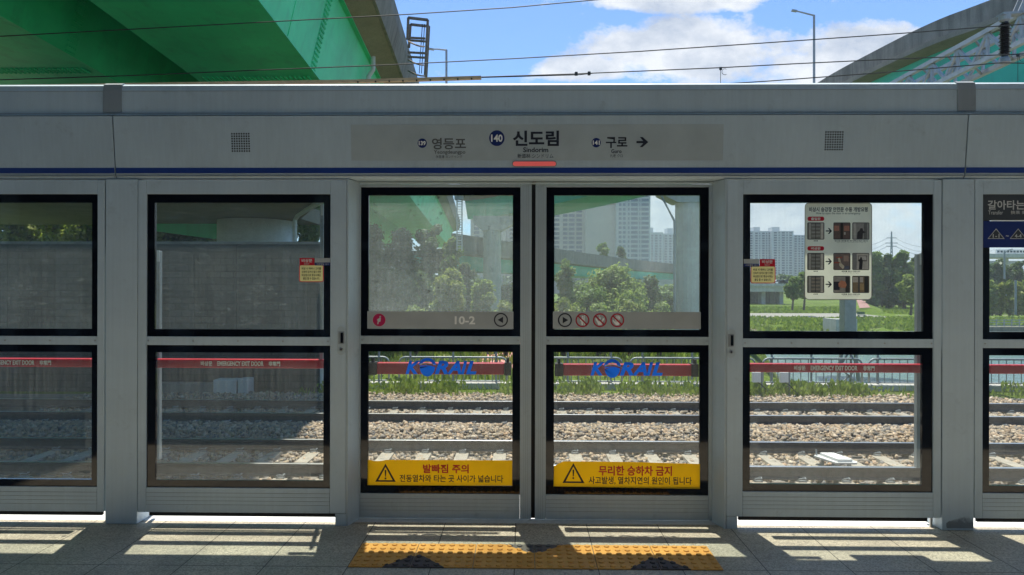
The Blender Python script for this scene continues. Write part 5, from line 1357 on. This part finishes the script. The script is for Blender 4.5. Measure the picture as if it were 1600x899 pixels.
# big tower behind the right leaf
tower(845, 914, 285, 440, 30, M['apt_beige'], 'tall beige tower at the left edge of the right leaf', [(.12, .24), (.30, .42), (.50, .60), (.63, .76), (.80, .93)], first=5)
t = thing('apartment_tower', 'blank beige gable wall of the tall tower with a pink stripe', 'apartment tower', (X(938, 436), 440, -3), 'apartment towers across the river')
box_to('gable_wall', X(914.5, 436), X(963, 436), 436, 466, -3, Z(285, 436), M['apt_beige'], t)
box_to('pink_band', X(942, 436), X(962, 436), 435.7, 435.99, Z(315, 436), Z(310, 436), plain((.45, .16, .17), .7), t)
box_to('pink_band', X(946, 436), X(962, 436), 435.7, 435.99, Z(319.5, 436), Z(317, 436), plain((.45, .16, .17), .7), t)
tower(963.5, 1016, 280, 430, 30, M['apt'], 'tall white tower with bluish glazed balconies, centre of the right leaf', [(.06, .14), (.18, .26), (.33, .38), (.42, .62), (.67, .70), (.73, .95)], first=5, wm=M['apt_win2'])
tower(1016.5, 1036, 363, 760, 30, M['apt'], 'small white apartment block just right of the tall tower', [(.05, .2), (.35, .55), (.7, .85)], first=4, roofbox=[(1017, 1022, 355)], pil=False)
tower(1036.5, 1056, 365, 765, 30, M['apt'], 'small white apartment block half hidden by the thick pier', [(.1, .3), (.45, .65), (.75, .9)], first=4, roofbox=[(1044, 1053, 356)], pil=False)
tower(735, 790, 295, 470, 30, M['apt_beige'], 'pale apartment tower behind the T headed pier', [(.1, .25), (.4, .55), (.7, .85)], first=5, pil=False)
tower(791, 840, 300, 480, 30, M['apt'], 'white apartment tower at the right edge of the left leaf', [(.1, .25), (.4, .55), (.7, .85)], first=5, pil=False)
# white apartments behind door C
cc4 = [(.08, .22), (.30, .36), (.46, .60), (.68, .74), (.82, .95)]
tower(1150, 1177, 361, 800, 30, M['apt'], 'white apartment block at the left edge of the poster door', cc4, first=4, pil=False)
tower(1177.5, 1206, 361, 800, 30, M['apt'], 'white apartment block with a rooftop box above the exit sticker', cc4, first=4, roofbox=[(1180, 1190, 354)], pil=False)
tower(1206.5, 1239, 361, 792, 30, M['apt'], 'white apartment block with a rooftop box right of the exit sticker', cc4, first=4, roofbox=[(1210, 1221, 354)], pil=False)
tower(1239.5, 1257, 367, 810, 30, M['apt'], 'bluish shaded apartment block touching the poster edge', [(.1, .3), (.45, .6), (.72, .9)], first=4, roofbox=[(1240, 1243, 360)], pil=False)

# road bridge behind the bank, with cars
t = thing('road_bridge', 'low concrete road bridge in front of the white apartments', 'bridge', (X(1190, 190), 190, -3))
box_to('deck', X(1120, 190), X(1229, 190), 186, 196, Z(455, 190), Z(445, 190), M['conc_pale'], t)
for px_ in (1140, 1188, 1216): box_to('column', X(px_, 190), X(px_+6, 190), 189, 192, -3.2, Z(455.3, 190), M['conc_pale'], t)
box_to('back_wall', X(1120, 190), X(1229, 190), 196.2, 197, -3.2, Z(455.3, 190), M['conc'], t)
box_to('parapet', X(1120, 190), X(1229, 190), 185.6, 185.95, Z(447, 190), Z(442.5, 190), M['conc_pale'], t)
def car(px, Y, zb, mat, lab):
    x = X(px, Y); t = thing('parked_car', lab, 'car', (x, Y, zb), 'cars on the far bridge')
    mb = MB(); mb.prism([(x-2.1, zb+.35), (x+2.1, zb+.35), (x+2.1, zb+.85), (x+1.3, zb+.95), (x+.8, zb+1.45), (x-.9, zb+1.45), (x-1.6, zb+.95), (x-2.1, zb+.85)], Y-.85, Y+.85); mb.build('body', mat, t)
    mb = MB(); mb.prism([(x-1.4, zb+.95), (x+1.15, zb+.95), (x+.75, zb+1.38), (x-.85, zb+1.38)], Y-.87, Y-.851); mb.build('window', M['apt_win'], t)
    for dx in (-1.3, 1.3):
        mb = MB(); mb.tube([(x+dx, Y-.88, zb+.33), (x+dx, Y-.6, zb+.33)], .33, 12); mb.build('wheel', M['rubber'], t)
zcar = Z(445, 190)
for px_, c_, lab in ((1217, M['white'], 'white car on the far bridge right of the exit sticker'), (1226, M['galv'], 'grey car on the far bridge next to the young tree'), (1160, M['galv'], 'grey car on the far bridge at the door frame')): car(px_, 188, zcar, c_, lab)
# elevated railway with train at right edge
t = thing('elevated_railway', 'pale elevated railway viaduct at the right frame edge', 'viaduct', (X(1590, 240), 240, -3))
box_to('deck', X(1500, 240), X(1720, 240), 238, 248, Z(402, 240), Z(396, 240), M['conc_pale'], t)
box_to('deck', X(1500, 260), X(1720, 260), 258, 266, Z(412, 260), Z(407, 260), M['conc_pale'], t)
for px_ in (1530, 1575, 1620): box_to('column', X(px_, 240), X(px_+4, 240), 241, 244, -3, Z(402.4, 240), M['conc_pale'], t)
t = thing('train', 'white and grey train on the elevated railway at the right edge', 'train', (X(1600, 242), 242, Z(396, 242)))
box_to('body', X(1552, 242), X(1720, 242), 241, 244, Z(396, 242), Z(389, 242), M['white'], t)
for k in range(9): box_to('window', X(1555+k*5, 242), X(1558.4+k*5, 242), 240.9, 241, Z(394, 242), Z(391, 242), M['apt_win'], t)
# bank details
def pole(px, y0, y1, Y, r, lab, name='pole', cat='pole'):
    t = thing(name, lab, cat, at(px, y1, Y)[:])
    mb = MB(); mb.tube([at(px, y1, Y), at(px, y0, Y)], r, 8); mb.build('shaft', M['galv'], t); return t
pole(1587, 438, 492, 110, .16, 'slim dark pole in front of the hedge at the right edge')
t = pole(1569.5, 392, 436, 160, .2, 'street light pole in front of the elevated railway')
mb = MB(); mb.tube([at(1569.5, 396, 160), at(1574, 391.5, 160), at(1582, 389.5, 160)], .15, 6); mb.build('arm', M['galv'], t)
t = thing('bank_fence', 'grey rail fence on the concrete revetment at the right edge', 'fence', (X(1580, 92), 92, -4))
for k in range(7):
    mb = MB(); x = X(1545+k*12, 92); mb.box(x-.06, x+.06, 91.95, 92.05, Z(508, 92), Z(497, 92)); mb.build('post', M['galv'], t)
for yy in (498, 502, 506):
    box_to('rail', X(1540, 92), X(1640, 92), 91.9, 91.94, Z(yy+.7, 92), Z(yy-.4, 92), M['galv'], t)
o = MB(); o.box(X(1500, 92), X(1660, 92), 91, 92.6, -7.5, Z(508, 92)); tag(o.build('revetment_wall', M['conc']), 'weathered concrete revetment wall under the rail fence', 'wall')
t = thing('bench', 'small green park bench on the far bank path below the poster', 'bench', at(1346, 494, 115)[:])
box_to('seat', X(1340, 115), X(1352, 115), 114.7, 115.1, Z(491.5, 115), Z(490.5, 115), plain((.10, .16, .08), .7), t); box_to('backrest', X(1340, 115), X(1352, 115), 115.12, 115.2, Z(490, 115), Z(486, 115), plain((.10, .16, .08), .7), t)
for px_ in (1341, 1350): box_to('leg', X(px_, 115), X(px_+.8, 115), 114.75, 115.1, Z(495, 115), Z(491.6, 115), M['galv'], t)
t = thing('culvert', 'concrete culvert mouth in the grassy bank behind the grey column', 'culvert', at(1318, 515, 93)[:])
for a, b in ((1301, 1308), (1327, 1334)): box_to('wing_wall', X(a, 93), X(b, 93), 92, 96, -7, Z(497, 93), M['conc_pale'], t)
box_to('lintel', X(1308.2, 93), X(1326.8, 93), 92.5, 96, Z(502, 93), Z(498, 93), M['conc_pale'], t)
mb = MB(); p = [at(1172, 480, 128), at(1335, 480, 128)]
def strip(y0p, y1p, pxa, pxb, Ya_, Yb_, mat, name):
    xs = np.linspace(X(pxa, Ya_), X(pxb, Ya_), 24); vs = []; 
    for x in xs:
        for yy in (Ya_, Yb_): vs.append((x, yy, float(h_ground(np.array(x), np.array(float(yy))))+.18))
    fs = [(2*i, 2*i+1, 2*i+3, 2*i+2) for i in range(len(xs)-1)]
    mb = MB(); mb.faces(vs, fs); structure(mb.build(name, mat))
strip(0, 0, 1130, 1400, 118, 132, plain((.25, .23, .20), .9), 'river_path')
strip(0, 0, 1172, 1300, 86.5, 93, m_concrete('dirt', (.24, .20, .14), .6, .5), 'dirt_bank')
a, b, c, d = at(1338, 468, 165), at(1349, 468, 165), at(1360, 481, 134), at(1343, 482, 133)
up = Vector((0, 0, .05))
mb = MB(); mb.faces([(a+up)[:], (b+up)[:], (c+up)[:], (d+up)[:]], [(0, 1, 2, 3)])
structure(mb.build('pink_slope_path', plain((.30, .16, .14), .9, 0, .15, .6)))
mb = MB(); w = Vector((9, 0, 0)); g0 = -4.2
mb.faces([a[:], b[:], c[:], d[:], ((a-w).x, 168, g0), ((b+w).x, 168, g0), ((c+w*.4).x, 131, g0), ((d-w*.4).x, 130, g0)], [(0, 1, 2, 3), (1, 5, 6, 2), (2, 6, 7, 3), (3, 7, 4, 0), (0, 4, 5, 1)])
structure(mb.build('grassy_slope', bpy.data.materials['grassy ground']))

# pylon
t = thing('pylon', 'slender power pylon rising above the tree belt right of the poster', 'pylon', at(1393, 400, 420)[:])
mb = MB(); Y = 420
for dx in (-1, 1): mb.beam(at(1393+dx*1.6, 402, Y), at(1393+dx*.3, 362, Y), .4, .4)
for k in range(7):
    y0, y1 = 402-k*5.4, 402-(k+1)*5.4; w0 = 1.6-1.3*k/7; w1 = 1.6-1.3*(k+1)/7
    mb.beam(at(1393-w0, y0, Y), at(1393+w1, y1, Y), .25, .25); mb.beam(at(1393+w0, y0, Y), at(1393-w1, y1, Y), .25, .25)
mb.build('mast', M['galv'], t)
for yy, w in ((372, 7.5), (380, 9.5), (385, 8)):
    mb = MB(); mb.beam(at(1393-w, yy, Y), at(1393+w, yy, Y), .45, .45); mb.build('cross_arm', M['galv'], t)
for yy, w in ((372, 7.5), (380, 9.5), (385, 8)):
    for s in (-1, 1):
        mb = MB(); a = at(1393+s*w, yy+1, Y); b = at(1393+s*120, yy-6, Y-60)
        mb.tube([a.lerp(b, u)+Vector((0, 0, -6*4*u*(1-u))) for u in np.linspace(0, 1, 9)], .13, 4); mb.build('power_line', M['galv'], t)

# ------------------------------------------------------------------ air
m = bpy.data.materials.new('haze'); m.use_nodes = True; nt = m.node_tree; nt.nodes.clear()
out = nt.nodes.new('ShaderNodeOutputMaterial'); pv = nt.nodes.new('ShaderNodeVolumePrincipled')
pv.inputs['Color'].default_value = (.86, .92, 1, 1); pv.inputs['Density'].default_value = .00030; pv.inputs['Anisotropy'].default_value = .2
nt.links.new(pv.outputs[0], out.inputs['Volume'])
mb = MB(); mb.box(-4150, 4150, -60, 4150, -9.6, 130); o = mb.build('haze', m); o['kind'] = 'stuff'; o['label'] = 'thin pale summer haze over the river'

# ------------------------------------------------------------------ light
SUN = Vector((-.055, .285, 1)).normalized()
sd = bpy.data.lights.new('sun', 'SUN'); sd.energy = 4.4; sd.angle = R(.55); sd.color = (1, .94, .84)
so = bpy.data.objects.new('sun', sd); col.objects.link(so); so.rotation_euler = (-SUN).to_track_quat('-Z', 'Y').to_euler()
w = bpy.data.worlds.new('World'); sc.world = w; w.use_nodes = True
nt = w.node_tree; nt.nodes.clear()
out = nt.nodes.new('ShaderNodeOutputWorld')
bg = nt.nodes.new('ShaderNodeBackground'); bg.inputs[1].default_value = .10
sky = nt.nodes.new('ShaderNodeTexSky'); sky.sky_type = 'NISHITA'; sky.sun_disc = False; sky.sun_elevation = math.asin(SUN.z); sky.sun_rotation = math.atan2(SUN.x, SUN.y)
sky.air_density = 1.0; sky.dust_density = .2; sky.ozone_density = 4.0
tc = N(nt, 'ShaderNodeTexCoord'); sx = N(nt, 'ShaderNodeSeparateXYZ'); nt.links.new(tc.outputs['Generated'], sx.inputs[0])
yy = math_(nt, 'MAXIMUM', sx.outputs[1], .02)
u = math_(nt, 'DIVIDE', sx.outputs[0], yy); v = math_(nt, 'DIVIDE', sx.outputs[2], yy)
cb = N(nt, 'ShaderNodeCombineXYZ'); nt.links.new(u, cb.inputs[0]); nt.links.new(math_(nt, 'MULTIPLY', v, 1.5), cb.inputs[1]); cb.inputs[2].default_value = 3.4
n1 = noise(nt, 5.2, 12, .66, cb.outputs[0]); n2 = noise(nt, 9, 10, .62, cb.outputs[0])
def blob(cu, cv, ru, rv):
    a = math_(nt, 'DIVIDE', math_(nt, 'SUBTRACT', u, cu), ru); b = math_(nt, 'DIVIDE', math_(nt, 'SUBTRACT', v, cv), rv)
    d = math_(nt, 'ADD', math_(nt, 'MULTIPLY', a, a), math_(nt, 'MULTIPLY', b, b))
    return math_(nt, 'SUBTRACT', 1.0, d, clamp=True)
bl_ = math_(nt, 'MAXIMUM', math_(nt, 'MAXIMUM', blob(.25, .345, .22, .06), blob(.50, .325, .24, .07)), math_(nt, 'MAXIMUM', blob(.22, .43, .17, .035), blob(.10, .32, .10, .025)))
low = blob(.45, .10, .9, .16)
f = math_(nt, 'ADD', math_(nt, 'MULTIPLY', math_(nt, 'SUBTRACT', n1, .5), 2.4), math_(nt, 'MULTIPLY', bl_, 1.0))
n3 = noise(nt, 17, 12, .7, cb.outputs[0])
f = math_(nt, 'ADD', f, math_(nt, 'MULTIPLY', math_(nt, 'SUBTRACT', n3, .5), 1.1))
f = math_(nt, 'ADD', f, math_(nt, 'MULTIPLY', low, .75))
mask = ramp(nt, f, [(.25, 0.0), (.40, .5), (.62, .93)])
ccol = ramp(nt, n2, [(.32, (.48, .55, .66)), (.6, (.95, .97, .98))])
ccol = mixc(nt, 1.0, ccol, (5.2, 5.2, 5.2), 'MULTIPLY')
skyt = mixc(nt, 1.0, sky.outputs[0], (.66, .84, 1.0), 'MULTIPLY')
skyc = mixc(nt, mask, skyt, ccol)
nt.links.new(skyc, bg.inputs[0]); nt.links.new(bg.outputs[0], out.inputs[0])

sc.view_settings.view_transform = 'Standard'; sc.view_settings.look = 'None'; sc.view_settings.gamma = 1; sc.view_settings.exposure = 1.0
sc.render.engine = 'CYCLES'
cy = sc.cycles
cy.use_denoising = True; cy.max_bounces = 8; cy.diffuse_bounces = 4; cy.glossy_bounces = 4; cy.transmission_bounces = 4; cy.transparent_max_bounces = 24
cy.caustics_reflective = False; cy.caustics_refractive = False; cy.sample_clamp_indirect = 6
sc.render.resolution_x = 1024; sc.render.resolution_y = 575
